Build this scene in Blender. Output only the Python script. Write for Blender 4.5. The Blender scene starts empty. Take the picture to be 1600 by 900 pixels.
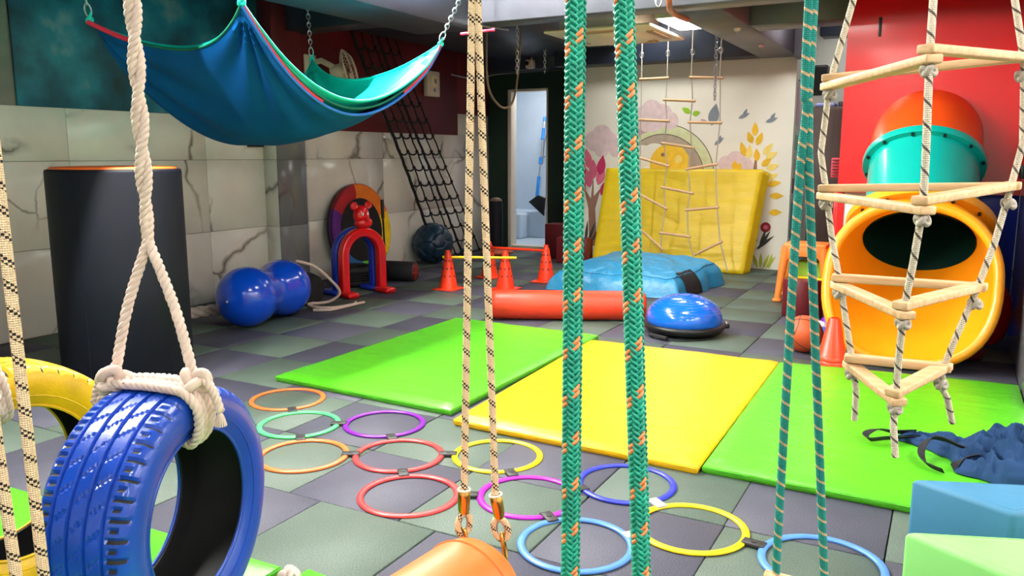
import bpy, bmesh, math, random
import numpy as np
from mathutils import Vector, Matrix, noise
random.seed(7)
PI = math.pi
scn = bpy.context.scene
COL = scn.collection

# ------------------------------------------------------------------ camera, world, exposure
cam_d = bpy.data.cameras.new('camera'); cam = bpy.data.objects.new('camera', cam_d); COL.objects.link(cam)
cam_d.sensor_width = 36.0; cam_d.lens = 36.0 * 1266.0 / 1600.0; cam_d.clip_start = 0.02; cam_d.clip_end = 60
cam.location = (0, 0, 1.25)
cam.rotation_euler = (math.radians(90 - 9.4), 0, math.radians(28.4))
scn.camera = cam
w = bpy.data.worlds.new('World'); scn.world = w; w.use_nodes = True
w.node_tree.nodes['Background'].inputs[0].default_value = (0.75, 0.85, 1, 1)
w.node_tree.nodes['Background'].inputs[1].default_value = 0.05
scn.view_settings.view_transform = 'Standard'; scn.view_settings.look = 'None'
scn.view_settings.exposure = 0.38; scn.view_settings.gamma = 1.0; scn.view_settings.use_curve_mapping = False
LP = 20.0      # radiance of the square ceiling panels
LT = 950.0      # radiance of the added narrow tubes beside the beam

# ------------------------------------------------------------------ materials
def srgb(r, g, b):
    f = lambda c: (c/255/12.92) if c/255 <= 0.04045 else ((c/255+0.055)/1.055)**2.4
    return (f(r), f(g), f(b), 1)
def new_mat(name):
    m = bpy.data.materials.new(name); m.use_nodes = True
    return m, m.node_tree.nodes, m.node_tree.links, m.node_tree.nodes['Principled BSDF']
def mathn(N, L, op, a, b=None, c=None):
    n = N.new('ShaderNodeMath'); n.operation = op
    for i, x in enumerate((a, b, c)):
        if x is None: continue
        if isinstance(x, (int, float)): n.inputs[i].default_value = x
        else: L.new(x, n.inputs[i])
    return n.outputs[0]
def mixc(N, L, fac, a, b):
    n = N.new('ShaderNodeMix'); n.data_type = 'RGBA'
    for s, x in ((n.inputs[0], fac), (n.inputs[6], a), (n.inputs[7], b)):
        if isinstance(x, (int, float, tuple)): s.default_value = x
        else: L.new(x, s)
    return n.outputs[2]
def noisen(N, L, scale, detail=3, vec=None, rough=0.5):
    n = N.new('ShaderNodeTexNoise'); n.inputs['Scale'].default_value = scale; n.inputs['Detail'].default_value = detail
    n.inputs['Roughness'].default_value = rough
    if vec is not None: L.new(vec, n.inputs['Vector'])
    return n.outputs[0]
def bumpn(N, L, B, h, strength=0.2, dist=0.01):
    n = N.new('ShaderNodeBump'); n.inputs['Strength'].default_value = strength; n.inputs['Distance'].default_value = dist
    L.new(h, n.inputs['Height']); L.new(n.outputs[0], B.inputs['Normal'])
def ramp(N, L, fac, stops):
    n = N.new('ShaderNodeValToRGB'); r = n.color_ramp
    while len(r.elements) < len(stops): r.elements.new(0.5)
    for e, (p, c) in zip(r.elements, stops): e.position = p; e.color = c
    L.new(fac, n.inputs[0]); return n.outputs[0]
def pm(name, col, rough=0.5, var=0.12, vscale=8, bump=0.0, bscale=60, metal=0, coat=0, spec=0.5, bdist=0.004, sheen=0):
    m, N, L, B = new_mat(name)
    tc = N.new('ShaderNodeTexCoord').outputs['Object']
    nz = noisen(N, L, vscale, 4, tc)
    lo = tuple(c*(1-var) for c in col[:3])+(1,); hi = tuple(min(1, c*(1+var)) for c in col[:3])+(1,)
    L.new(ramp(N, L, nz, [(0.3, lo), (0.7, hi)]), B.inputs['Base Color'])
    B.inputs['Roughness'].default_value = rough; B.inputs['Metallic'].default_value = metal
    B.inputs['Coat Weight'].default_value = coat; B.inputs['Coat Roughness'].default_value = 0.08
    B.inputs['Specular IOR Level'].default_value = spec
    if sheen: B.inputs['Sheen Weight'].default_value = sheen
    if bump: bumpn(N, L, B, noisen(N, L, bscale, 3, tc), bump, bdist)
    return m
def emis(name, col, s):
    m, N, L, B = new_mat(name)
    B.inputs['Base Color'].default_value = col; B.inputs['Emission Color'].default_value = col; B.inputs['Emission Strength'].default_value = s
    return m
def marble(name, base, seed=0.0, vein=srgb(96, 88, 76)):
    m, N, L, B = new_mat(name)
    oi = N.new('ShaderNodeObjectInfo')
    tc = N.new('ShaderNodeTexCoord').outputs['Object']
    ad = N.new('ShaderNodeVectorMath'); ad.operation = 'ADD'; L.new(tc, ad.inputs[0])
    cb = N.new('ShaderNodeCombineXYZ'); L.new(mathn(N, L, 'MULTIPLY', oi.outputs['Random'], 17.0), cb.inputs[1]); cb.inputs[0].default_value = seed
    L.new(mathn(N, L, 'MULTIPLY', oi.outputs['Random'], 5.0), cb.inputs[2]); L.new(cb.outputs[0], ad.inputs[1])
    nv = N.new('ShaderNodeTexNoise'); nv.inputs['Scale'].default_value = 1.7; nv.inputs['Detail'].default_value = 5; L.new(ad.outputs[0], nv.inputs['Vector'])
    sc = N.new('ShaderNodeVectorMath'); sc.operation = 'SCALE'; L.new(nv.outputs[1], sc.inputs[0]); sc.inputs['Scale'].default_value = 0.5
    a2 = N.new('ShaderNodeVectorMath'); a2.operation = 'ADD'; L.new(ad.outputs[0], a2.inputs[0]); L.new(sc.outputs[0], a2.inputs[1])
    vo = N.new('ShaderNodeTexVoronoi'); vo.feature = 'DISTANCE_TO_EDGE'; vo.inputs['Scale'].default_value = 1.05; L.new(a2.outputs[0], vo.inputs['Vector'])
    thick = mathn(N, L, 'MULTIPLY', noisen(N, L, 1.3, 2, ad.outputs[0]), 0.06)
    v = mathn(N, L, 'DIVIDE', vo.outputs['Distance'], thick)
    v = mathn(N, L, 'SUBTRACT', 1.0, v); v = mathn(N, L, 'MAXIMUM', v, 0.0)
    gate = ramp(N, L, noisen(N, L, 1.6, 1, ad.outputs[0]), [(0.42, (0, 0, 0, 1)), (0.58, (1, 1, 1, 1))])
    v = mathn(N, L, 'MULTIPLY', v, gate)
    v = mathn(N, L, 'POWER', v, 1.4); v = mathn(N, L, 'MULTIPLY', v, 0.9)
    cloud = ramp(N, L, noisen(N, L, 2.2, 5, ad.outputs[0]), [(0.35, tuple(c*0.88 for c in base[:3])+(1,)), (0.6, base)])
    L.new(mixc(N, L, v, cloud, vein), B.inputs['Base Color'])
    B.inputs['Roughness'].default_value = 0.22
    return m
def granule(name, a, b, rough=0.62):
    m, N, L, B = new_mat(name)
    tc = N.new('ShaderNodeTexCoord').outputs['Object']
    oi = N.new('ShaderNodeObjectInfo')
    nz = noisen(N, L, 260, 2, tc); big = noisen(N, L, 5, 3, tc)
    c = ramp(N, L, nz, [(0.35, a), (0.65, b)])
    hv = N.new('ShaderNodeHueSaturation'); L.new(c, hv.inputs['Color'])
    val = mathn(N, L, 'ADD', mathn(N, L, 'MULTIPLY', oi.outputs['Random'], 0.22), mathn(N, L, 'MULTIPLY', big, 0.45))
    L.new(mathn(N, L, 'ADD', val, 0.68), hv.inputs['Value']); L.new(hv.outputs[0], B.inputs['Base Color'])
    B.inputs['Roughness'].default_value = rough; B.inputs['Specular IOR Level'].default_value = 0.45
    bumpn(N, L, B, nz, 0.25, 0.002)
    return m
def vinyl(name, col, rough=0.35, crease=0.35, scale=(3, 9, 3), spec=0.5):
    m, N, L, B = new_mat(name)
    tc = N.new('ShaderNodeTexCoord').outputs['Object']
    mp = N.new('ShaderNodeMapping'); mp.inputs['Scale'].default_value = scale; L.new(tc, mp.inputs['Vector'])
    nz = noisen(N, L, 1.6, 4, mp.outputs[0]); n2 = noisen(N, L, 7, 3, tc)
    lo = tuple(c*0.9 for c in col[:3])+(1,)
    L.new(ramp(N, L, n2, [(0.35, lo), (0.7, col)]), B.inputs['Base Color'])
    B.inputs['Roughness'].default_value = rough; B.inputs['Specular IOR Level'].default_value = spec
    bumpn(N, L, B, nz, crease, 0.03)
    return m
def rope_mat(name, base, fleck, period, kind='checker', width=0.3, ku=6, kv=1.0, rough=0.8):
    # u runs round the rope, v along it in metres
    m, N, L, B = new_mat(name)
    uv = N.new('ShaderNodeSeparateXYZ'); L.new(N.new('ShaderNodeTexCoord').outputs['UV'], uv.inputs[0])
    u, v = uv.outputs[0], uv.outputs[1]
    if kind == 'checker':
        ph = mathn(N, L, 'FRACT', mathn(N, L, 'ADD', mathn(N, L, 'DIVIDE', v, period), mathn(N, L, 'MULTIPLY', u, 1.0)))
        band = mathn(N, L, 'LESS_THAN', ph, width)
        a = mathn(N, L, 'FLOOR', mathn(N, L, 'MULTIPLY', u, ku*2)); b = mathn(N, L, 'FLOOR', mathn(N, L, 'MULTIPLY', v, kv))
        chk = mathn(N, L, 'MODULO', mathn(N, L, 'ADD', a, b), 2.0)
        fac = mathn(N, L, 'MULTIPLY', band, mathn(N, L, 'ABSOLUTE', chk))
    else:
        ph = mathn(N, L, 'FRACT', mathn(N, L, 'ADD', mathn(N, L, 'DIVIDE', v, period), mathn(N, L, 'MULTIPLY', u, 1.0)))
        fac = mathn(N, L, 'LESS_THAN', ph, width)
    br = mathn(N, L, 'MULTIPLY', mathn(N, L, 'SINE', mathn(N, L, 'ADD', mathn(N, L, 'MULTIPLY', u, 2*PI*8), mathn(N, L, 'MULTIPLY', v, 1100))),
               mathn(N, L, 'SINE', mathn(N, L, 'SUBTRACT', mathn(N, L, 'MULTIPLY', u, 2*PI*8), mathn(N, L, 'MULTIPLY', v, 1100))))
    L.new(mixc(N, L, fac, base, fleck), B.inputs['Base Color']); B.inputs['Roughness'].default_value = rough
    bumpn(N, L, B, br, 0.7, 0.0015)
    return m
def wood(name, a, b, scale=(2, 40, 40), rough=0.5):
    m, N, L, B = new_mat(name)
    tc = N.new('ShaderNodeTexCoord').outputs['Object']
    mp = N.new('ShaderNodeMapping'); mp.inputs['Scale'].default_value = scale; L.new(tc, mp.inputs['Vector'])
    L.new(ramp(N, L, noisen(N, L, 3, 5, mp.outputs[0]), [(0.3, a), (0.7, b)]), B.inputs['Base Color'])
    B.inputs['Roughness'].default_value = rough
    return m

M = {}
M['ceil'] = pm('ceiling_navy_paint', srgb(34, 40, 56), 0.45, 0.25, 3)
M['beam'] = pm('beam_slate_paint', srgb(92, 94, 104), 0.4, 0.15, 4)
M['beam_dark'] = pm('beam_navy_paint', srgb(44, 52, 70), 0.4, 0.2, 4)
M['white'] = pm('white_paint', srgb(222, 222, 216), 0.6, 0.05, 3)
M['cream'] = pm('cream_mural_paint', srgb(238, 236, 222), 0.6, 0.03, 2)
M['green_wall'] = pm('deep_green_paint', srgb(20, 48, 38), 0.6, 0.2, 3)
M['maroon'] = pm('maroon_paint', srgb(100, 22, 30), 0.6, 0.25, 3)
M['red_wall'] = pm('glossy_red_laminate', srgb(214, 12, 18), 0.22, 0.05, 2, coat=0.3)
M['marble'] = marble('white_marble_tile', srgb(226, 224, 214))
M['marble_grey'] = marble('grey_marble_tile', srgb(118, 120, 122), 3.0, srgb(70, 70, 72))
M['grout'] = pm('grout', srgb(120, 118, 110), 0.8)
M['sub'] = pm('dark_subfloor', srgb(30, 30, 32), 0.9)
M['tile_g'] = granule('green_grey_rubber', srgb(58, 74, 67), srgb(95, 110, 97))
M['tile_p'] = granule('purple_grey_rubber', srgb(48, 50, 63), srgb(82, 81, 95))
M['v_green'] = vinyl('lime_green_vinyl', srgb(82, 182, 30), 0.34, 0.22)
M['v_yellow'] = vinyl('sun_yellow_vinyl', srgb(240, 184, 4), 0.36, 0.2)
M['v_mustard'] = vinyl('mustard_yellow_vinyl', srgb(226, 196, 6), 0.42, 0.6, (1.2, 4, 5))
M['v_blue'] = vinyl('sky_blue_vinyl', srgb(44, 146, 196), 0.4, 0.6, (4, 4, 4))
M['v_red'] = vinyl('coral_red_vinyl', srgb(238, 66, 34), 0.42, 0.2)
M['v_orange'] = vinyl('orange_vinyl', srgb(250, 118, 44), 0.45, 0.1)
M['v_navy'] = vinyl('navy_vinyl', srgb(14, 19, 32), 0.6, 0.1, spec=0.3)
M['v_teal'] = vinyl('denim_blue_vinyl', srgb(58, 120, 156), 0.6, 0.08)
M['v_mint'] = vinyl('mint_green_vinyl', srgb(132, 206, 112), 0.6, 0.08)
M['v_maroon'] = vinyl('maroon_vinyl', srgb(104, 18, 28), 0.5, 0.1)
M['black'] = pm('black_plastic', srgb(20, 20, 22), 0.45)
M['black_fab'] = pm('black_webbing', srgb(16, 16, 20), 0.8, 0.2, 40, 0.3, 300)
M['rubber'] = pm('black_rubber', srgb(24, 25, 27), 0.7, 0.2, 12)
M['paint_blue'] = pm('blue_tyre_paint', srgb(8, 64, 172), 0.33, 0.18, 7, 0.12, 180, coat=0.25)
M['paint_yel'] = pm('yellow_tyre_paint', srgb(226, 178, 10), 0.35, 0.2, 9, 0.15, 150)
M['cotton'] = pm('white_cotton_rope', srgb(212, 190, 176), 0.85, 0.1, 30, 0.5, 500, bdist=0.002)
M['steel'] = pm('galvanised_steel', srgb(190, 192, 196), 0.3, 0.1, 20, metal=1)
M['brass'] = pm('brass_plated_steel', srgb(214, 160, 80), 0.25, 0.1, 20, metal=1)
M['wood'] = wood('pale_pine', srgb(196, 154, 108), srgb(226, 190, 144))
M['wood_dark'] = wood('dark_walnut_laminate', srgb(44, 26, 22), srgb(62, 40, 32), (30, 30, 2))
M['b_green'] = pm('turquoise_yarn', srgb(20, 150, 122), 0.42, 0.25, 60)
M['b_greenl'] = pm('pale_turquoise_yarn', srgb(120, 212, 184), 0.6, 0.15, 60)
M['b_orange'] = pm('orange_yarn', srgb(240, 142, 84), 0.45, 0.15, 60)
M['tan_rope'] = rope_mat('tan_rope_black_fleck', srgb(238, 208, 168), srgb(34, 28, 22), 0.031, 'checker', 0.36, 5, 280)
M['tan_ropeb'] = rope_mat('cream_rope_black_fleck', srgb(238, 208, 168), srgb(34, 28, 22), 0.031, 'checker', 0.36, 5, 280)
M['thin_teal'] = rope_mat('turquoise_rope_beige_fleck', srgb(14, 138, 128), srgb(206, 170, 130), 0.024, 'stripe', 0.2)
M['dash_rope'] = rope_mat('white_rope_dark_dash', srgb(226, 212, 190), srgb(96, 84, 76), 0.03, 'stripe', 0.15)
M['plain_rope'] = rope_mat('white_braided_rope', srgb(226, 218, 204), srgb(170, 160, 146), 0.012, 'stripe', 0.3)
M['hammock_out'] = pm('royal_blue_lycra', srgb(2, 88, 160), 0.75, 0.08, 4, spec=0.15)
M['hammock_in'] = pm('turquoise_lycra', srgb(4, 206, 190), 0.5, 0.08, 4)
M['hem_pink'] = pm('pink_red_hem', srgb(226, 50, 80), 0.55)
M['hem_blue'] = pm('bright_blue_hem', srgb(44, 120, 220), 0.55)
M['hem_green'] = pm('dark_green_hem', srgb(4, 110, 86), 0.55)
M['ball_blue'] = pm('pearl_blue_pvc', srgb(8, 76, 214), 0.18, 0.06, 3, coat=0.5)
M['bosu_blue'] = pm('bright_blue_pvc', srgb(10, 100, 214), 0.2, 0.05, 3, coat=0.5)
M['gym_navy'] = pm('dark_teal_rubber', srgb(22, 52, 74), 0.4, 0.1, 6)
M['p_red'] = pm('red_plastic', srgb(220, 16, 24), 0.25, 0.05, 5, coat=0.3)
M['p_blue'] = pm('blue_plastic', srgb(20, 50, 180), 0.3, 0.05, 5, coat=0.2)
M['p_cone'] = pm('orange_red_cone_plastic', srgb(250, 62, 26), 0.35, 0.06, 5)
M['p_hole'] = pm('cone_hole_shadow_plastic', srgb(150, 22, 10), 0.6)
M['p_yellow'] = pm('yellow_plastic', srgb(250, 222, 20), 0.35, 0.05, 5)
M['slide_y'] = pm('amber_slide_plastic', srgb(255, 158, 20), 0.3, 0.06, 3, coat=0.2)
M['slide_t'] = pm('teal_slide_plastic', srgb(4, 172, 160), 0.28, 0.06, 3, coat=0.3)
M['slide_o'] = pm('orange_slide_plastic', srgb(246, 84, 26), 0.3, 0.06, 3, coat=0.2)
M['slide_shade'] = pm('shaded_slide_plastic', srgb(2, 38, 34), 0.4, 0.06, 3)  # teal plastic darkened in colour for the shade inside the tube
M['stool'] = pm('orange_stool_plastic', srgb(238, 138, 56), 0.4, 0.05, 5)
M['leather'] = pm('basketball_rubber', srgb(196, 84, 40), 0.5, 0.1, 6, 0.5, 420, bdist=0.002)
M['navy_cloth'] = pm('navy_stretch_cloth', srgb(30, 58, 96), 0.85, 0.15, 9, 0.2, 300, spec=0.2)
M['ac'] = pm('cream_plastic', srgb(250, 234, 202), 0.45, 0.04, 5)
M['ac_dk'] = pm('brown_cream_plastic', srgb(196, 160, 120), 0.5, 0.04, 5)
M['off_white'] = pm('off_white_plastic', srgb(226, 214, 196), 0.45, 0.05, 5)
M['net'] = pm('black_net_rope', srgb(14, 15, 18), 0.85, 0.2, 40, 0.3, 300)
M['panel_on'] = emis('lit_diffuser', (1, 0.98, 0.93, 1), LP)
M['tube_on'] = emis('lit_tube', (1, 0.97, 0.9, 1), LT)
M['bath'] = pm('pale_blue_tile', srgb(206, 220, 236), 0.4, 0.05, 3)
M['porcelain'] = pm('white_porcelain', srgb(236, 238, 240), 0.15, 0.02, 3)
M['mop_blue'] = pm('mop_blue_plastic', srgb(40, 140, 230), 0.4)
M['mirror'] = pm('glossy_grey_acrylic', srgb(120, 116, 122), 0.16, 0.1, 2, coat=0.4)
M['blue_panel'] = pm('blue_laminate', srgb(10, 42, 168), 0.35, 0.05, 3)
M['pink_panel'] = pm('pale_pink_laminate', srgb(240, 216, 206), 0.4, 0.04, 3)
M['copper'] = pm('copper_pipe', srgb(200, 130, 90), 0.35, 0.1, 10, metal=0.6)
M['grey_pipe'] = pm('grey_conduit', srgb(140, 144, 150), 0.5)
M['brown_cable'] = pm('brown_cable', srgb(120, 96, 76), 0.6)
# painted teal band with pale smears
def smear():
    m, N, L, B = new_mat('teal_painted_band')
    tc = N.new('ShaderNodeTexCoord').outputs['Object']
    nv = N.new('ShaderNodeTexNoise'); nv.inputs['Scale'].default_value = 2.4; nv.inputs['Detail'].default_value = 6; L.new(tc, nv.inputs['Vector'])
    c = ramp(N, L, nv.outputs[0], [(0.3, srgb(14, 34, 44)), (0.46, srgb(14, 82, 106)), (0.6, srgb(30, 116, 140)), (0.74, srgb(130, 150, 154))])
    L.new(c, B.inputs['Base Color']); B.inputs['Roughness'].default_value = 0.6
    return m
M['teal_band'] = smear()
def flat(name, col): M[name] = pm(name, col, 0.65, 0.1, 14)
flat('mur_pink', srgb(226, 204, 206)); flat('mur_mauve', srgb(196, 160, 176)); flat('mur_arch', srgb(214, 222, 174)); flat('mur_archin', srgb(178, 164, 146))
flat('mur_sun', srgb(246, 202, 50)); flat('mur_leaf', srgb(236, 190, 40)); flat('mur_leaf2', srgb(248, 222, 120)); flat('mur_brown', srgb(150, 110, 90))
flat('mur_magenta', srgb(196, 40, 96)); flat('mur_rose', srgb(226, 110, 140)); flat('mur_grey', srgb(130, 140, 150)); flat('mur_dark', srgb(60, 60, 50)); flat('mur_grass', srgb(180, 190, 60))
flat('mur_green', srgb(150, 200, 40)); flat('mur_redf', srgb(150, 30, 40))
flat('po_pink', srgb(214, 170, 196)); flat('po_green', srgb(120, 190, 160)); flat('po_grey', srgb(190, 188, 190)); flat('po_maroon', srgb(130, 30, 70)); flat('po_teal', srgb(90, 170, 190))

# ------------------------------------------------------------------ mesh builder
class MB:
    def __init__(s): s.v = []; s.f = []; s.mi = []; s.uv = []; s.sm = []
    def add(s, vs, fs, mi=0, M4=None, uvs=None, smooth=True):
        o = len(s.v)
        if M4 is not None: vs = [M4 @ Vector(q) for q in vs]
        s.v += [tuple(q) for q in vs]
        for k, f in enumerate(fs):
            s.f.append([o+i for i in f]); s.mi.append(mi); s.sm.append(smooth)
            s.uv.append(uvs[k] if uvs else None)
        return s
    def box(s, x0, x1, y0, y1, z0, z1, r=0.0, mi=0, M4=None, seg=2):
        cx, cy, cz = (x0+x1)/2, (y0+y1)/2, (z0+z1)/2; sx, sy, sz = (x1-x0), (y1-y0), (z1-z0)
        bm = bmesh.new(); bmesh.ops.create_cube(bm, size=1)
        bmesh.ops.scale(bm, vec=(sx, sy, sz), verts=bm.verts)
        if r > 0: bmesh.ops.bevel(bm, geom=bm.edges[:], offset=min(r, 0.49*min(sx, sy, sz)), segments=seg, profile=0.5, affect='EDGES')
        bm.verts.index_update()
        vs = [(q.co.x+cx, q.co.y+cy, q.co.z+cz) for q in bm.verts]; fs = [[q.index for q in f.verts] for f in bm.faces]; bm.free()
        return s.add(vs, fs, mi, M4, smooth=r > 0)
    def bm(s, bm, mi=0, M4=None, smooth=True):
        bm.verts.index_update()
        s.add([q.co.copy() for q in bm.verts], [[q.index for q in f.verts] for f in bm.faces], mi, M4, smooth=smooth); bm.free(); return s
    def lathe(s, prof, n=32, mi=0, M4=None, smooth=True, closed=False):
        vs = []; fs = []
        for i in range(n):
            a = 2*PI*i/n
            for r, z in prof: vs.append((r*math.cos(a), r*math.sin(a), z))
        k = len(prof)
        for i in range(n):
            j = (i+1) % n
            for p in range(k if closed else k-1):
                q = (p+1) % k
                fs.append([i*k+p, j*k+p, j*k+q, i*k+q])
        return s.add(vs, fs, mi, M4, smooth=smooth)
    def cyl(s, r, z0, z1, n=24, mi=0, M4=None, bev=0.0, r2=None):
        r2 = r if r2 is None else r2
        if bev: pr = [(0, z0), (r-bev, z0), (r-bev*0.3, z0+bev*0.3), (r, z0+bev), (r2, z1-bev), (r2-bev*0.3, z1-bev*0.3), (r2-bev, z1), (0, z1)]
        else: pr = [(0, z0), (r, z0), (r, z0), (r2, z1), (r2, z1), (0, z1)]
        return s.lathe(pr, n, mi, M4)
    def sphere(s, c, r, mi=0, n=24, m=14, sc=(1, 1, 1), M4=None):
        prof = [(r*math.sin(PI*i/m), -r*math.cos(PI*i/m)) for i in range(m+1)]
        T = Matrix.Translation(c) @ Matrix.Diagonal((*sc, 1))
        return s.lathe(prof, n, mi, (M4 @ T) if M4 is not None else T)
    def tube(s, pts, r, n=8, mi=0, closed=False, M4=None, uv=False, cap=True):
        P = [Vector(p) for p in pts]; k = len(P)
        T = []
        for i in range(k):
            if closed: t = P[(i+1) % k]-P[i-1]
            else: t = P[min(i+1, k-1)]-P[max(i-1, 0)]
            T.append(t.normalized() if t.length > 1e-9 else Vector((0, 0, 1)))
        nrm = T[0].orthogonal().normalized(); vs = []; ln = 0; lens = []
        for i in range(k):
            if i:
                nrm = (nrm - T[i]*nrm.dot(T[i]))
                nrm = nrm.normalized() if nrm.length > 1e-6 else T[i].orthogonal().normalized()
                ln += (P[i]-P[i-1]).length
            b = T[i].cross(nrm); rr = r[i] if isinstance(r, (list, tuple)) else r; lens.append(ln)
            for j in range(n):
                a = 2*PI*j/n; vs.append(P[i]+(nrm*math.cos(a)+b*math.sin(a))*rr)
        fs = []; us = []
        for i in range(k if closed else k-1):
            i2 = (i+1) % k; l2 = lens[i2] if i2 else ln+(P[0]-P[-1]).length
            for j in range(n):
                j2 = (j+1) % n
                fs.append([i*n+j, i*n+j2, i2*n+j2, i2*n+j]); us.append([(j/n, lens[i]), ((j+1)/n, lens[i]), ((j+1)/n, l2), (j/n, l2)])
        if cap and not closed:
            fs.append(list(range(n-1, -1, -1))); us.append([(0.5, 0)]*n); fs.append([(k-1)*n+j for j in range(n)]); us.append([(0.5, ln)]*n)
        return s.add(vs, fs, mi, M4, us if uv else None)
    def prism(s, poly, z0, z1, mi=0, M4=None, smooth=False, bev=0.0, seg=2):
        bm = bmesh.new(); k = len(poly)
        a = [bm.verts.new((x, y, z0)) for x, y in poly]; b = [bm.verts.new((x, y, z1)) for x, y in poly]
        bm.faces.new(a[::-1]); bm.faces.new(b)
        for i in range(k): bm.faces.new((a[i], a[(i+1) % k], b[(i+1) % k], b[i]))
        bmesh.ops.recalc_face_normals(bm, faces=bm.faces)
        if bev: bmesh.ops.bevel(bm, geom=bm.edges[:], offset=bev, segments=seg, profile=0.5, affect='EDGES')
        return s.bm(bm, mi, M4, smooth or bev > 0)
    def surf(s, fn, nu, nv, mi=0, closeu=False, flip=False):
        vs = [fn(i/(nu if closeu else nu-1), j/(nv-1)) for i in range(nu) for j in range(nv)]
        fs = []
        for i in range(nu if closeu else nu-1):
            i2 = (i+1) % nu
            for j in range(nv-1):
                q = [i*nv+j, i2*nv+j, i2*nv+j+1, i*nv+j+1]; fs.append(q[::-1] if flip else q)
        return s.add(vs, fs, mi)
def wpos(o):
    p = Vector((0, 0, 0))
    while o is not None: p += o.location; o = o.parent
    return p
def build(name, mb, mats, parent=None, at=None, kind=None, label=None, world=True, sharp=65):
    """links one mesh; vertices are given in world space (world=True) and stored relative to the object"""
    if not isinstance(mats, (list, tuple)): mats = [mats]
    base = wpos(parent) if parent is not None else Vector(at or (0, 0, 0))
    off = base if world else Vector((0, 0, 0))
    me = bpy.data.meshes.new(name)
    me.from_pydata([(q[0]-off.x, q[1]-off.y, q[2]-off.z) for q in mb.v], [], mb.f)
    me.polygons.foreach_set('use_smooth', mb.sm); me.polygons.foreach_set('material_index', mb.mi)
    if any(u is not None for u in mb.uv):
        l = me.uv_layers.new(name='UVMap'); buf = []
        for f, u in zip(mb.f, mb.uv):
            for k in range(len(f)): buf += (u[k] if u else (0, 0))
        l.data.foreach_set('uv', buf)
    for m in mats: me.materials.append(M[m] if isinstance(m, str) else m)
    me.validate(); me.update()
    me.set_sharp_from_angle(angle=math.radians(sharp))
    o = bpy.data.objects.new(name, me); COL.objects.link(o)
    if parent is not None: o.parent = parent
    else: o.location = base
    if kind: o['kind'] = kind
    if label: o['label'] = label
    return o
def thing(name, label, cat, loc=(0, 0, 0), group=None):
    o = bpy.data.objects.new(name, None); COL.objects.link(o); o.location = loc; o.empty_display_size = 0.05
    o['label'] = label; o['category'] = cat
    if group: o['group'] = group
    return o
def tag(o, label, cat, group=None):
    o['label'] = label; o['category'] = cat
    if group: o['group'] = group
    return o
def dup(root, loc=None, label=None, rz=None):
    r = root.copy(); COL.objects.link(r)
    if loc is not None: r.location = loc
    if rz is not None: r.rotation_euler = (0, 0, rz)
    if label: r['label'] = label
    for ch in list(root.children):
        c = ch.copy(); COL.objects.link(c); c.parent = r
        for g in ch.children:
            d = g.copy(); COL.objects.link(d); d.parent = c
    return r
def struct(name, mb, mats, parent=None, at=None):
    return build(name, mb, mats, parent, at, 'structure' if parent is None else None)
def align(p, d, up=None):
    """matrix with local z along d at p"""
    z = Vector(d).normalized(); x = (Vector(up).cross(z) if up else z.orthogonal()).normalized(); y = z.cross(x)
    m = Matrix((x, y, z)).transposed().to_4x4(); m.translation = Vector(p); return m
def lerp(a, b, t): return tuple(a[i]+(b[i]-a[i])*t for i in range(len(a)))
def smooth_path(pts, n=8):
    P = [Vector(p) for p in pts]; out = []
    for i in range(len(P)-1):
        p0 = P[max(i-1, 0)]; p1 = P[i]; p2 = P[i+1]; p3 = P[min(i+2, len(P)-1)]
        for k in range(n):
            t = k/n; out.append(0.5*((2*p1)+(p2-p0)*t+(2*p0-5*p1+4*p2-p3)*t*t+(3*p1-p0-3*p2+p3)*t**3))
    out.append(P[-1]); return out
def resample(pts, step):
    P = [Vector(p) for p in pts]; out = [P[0]]; acc = 0.0
    for a, b in zip(P, P[1:]):
        d = (b-a).length
        if d < 1e-9: continue
        t = step-acc
        while t <= d: out.append(a+(b-a)*(t/d)); t += step
        acc = d-(t-step)
    out.append(P[-1]); return out
def frames(P):
    k = len(P); T = [(P[min(i+1, k-1)]-P[max(i-1, 0)]).normalized() for i in range(k)]; nrm = T[0].orthogonal().normalized(); out = []
    for i in range(k):
        nrm = (nrm-T[i]*nrm.dot(T[i])).normalized(); out.append((P[i], nrm, T[i].cross(nrm)))
    return out
def twist(mb, path, R, pitch, n=3, mi=0, sides=6, phase=0.0):
    """laid rope: n strands winding round the path"""
    F = frames(resample(path, pitch/10)); step = pitch/10
    for s in range(n):
        pts = []
        for i, (p, a, b) in enumerate(F):
            th = phase+2*PI*(i*step/pitch+s/n); pts.append(p+(a*math.cos(th)+b*math.sin(th))*R*0.5)
        mb.tube(pts, R*0.56, sides, mi)
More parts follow.
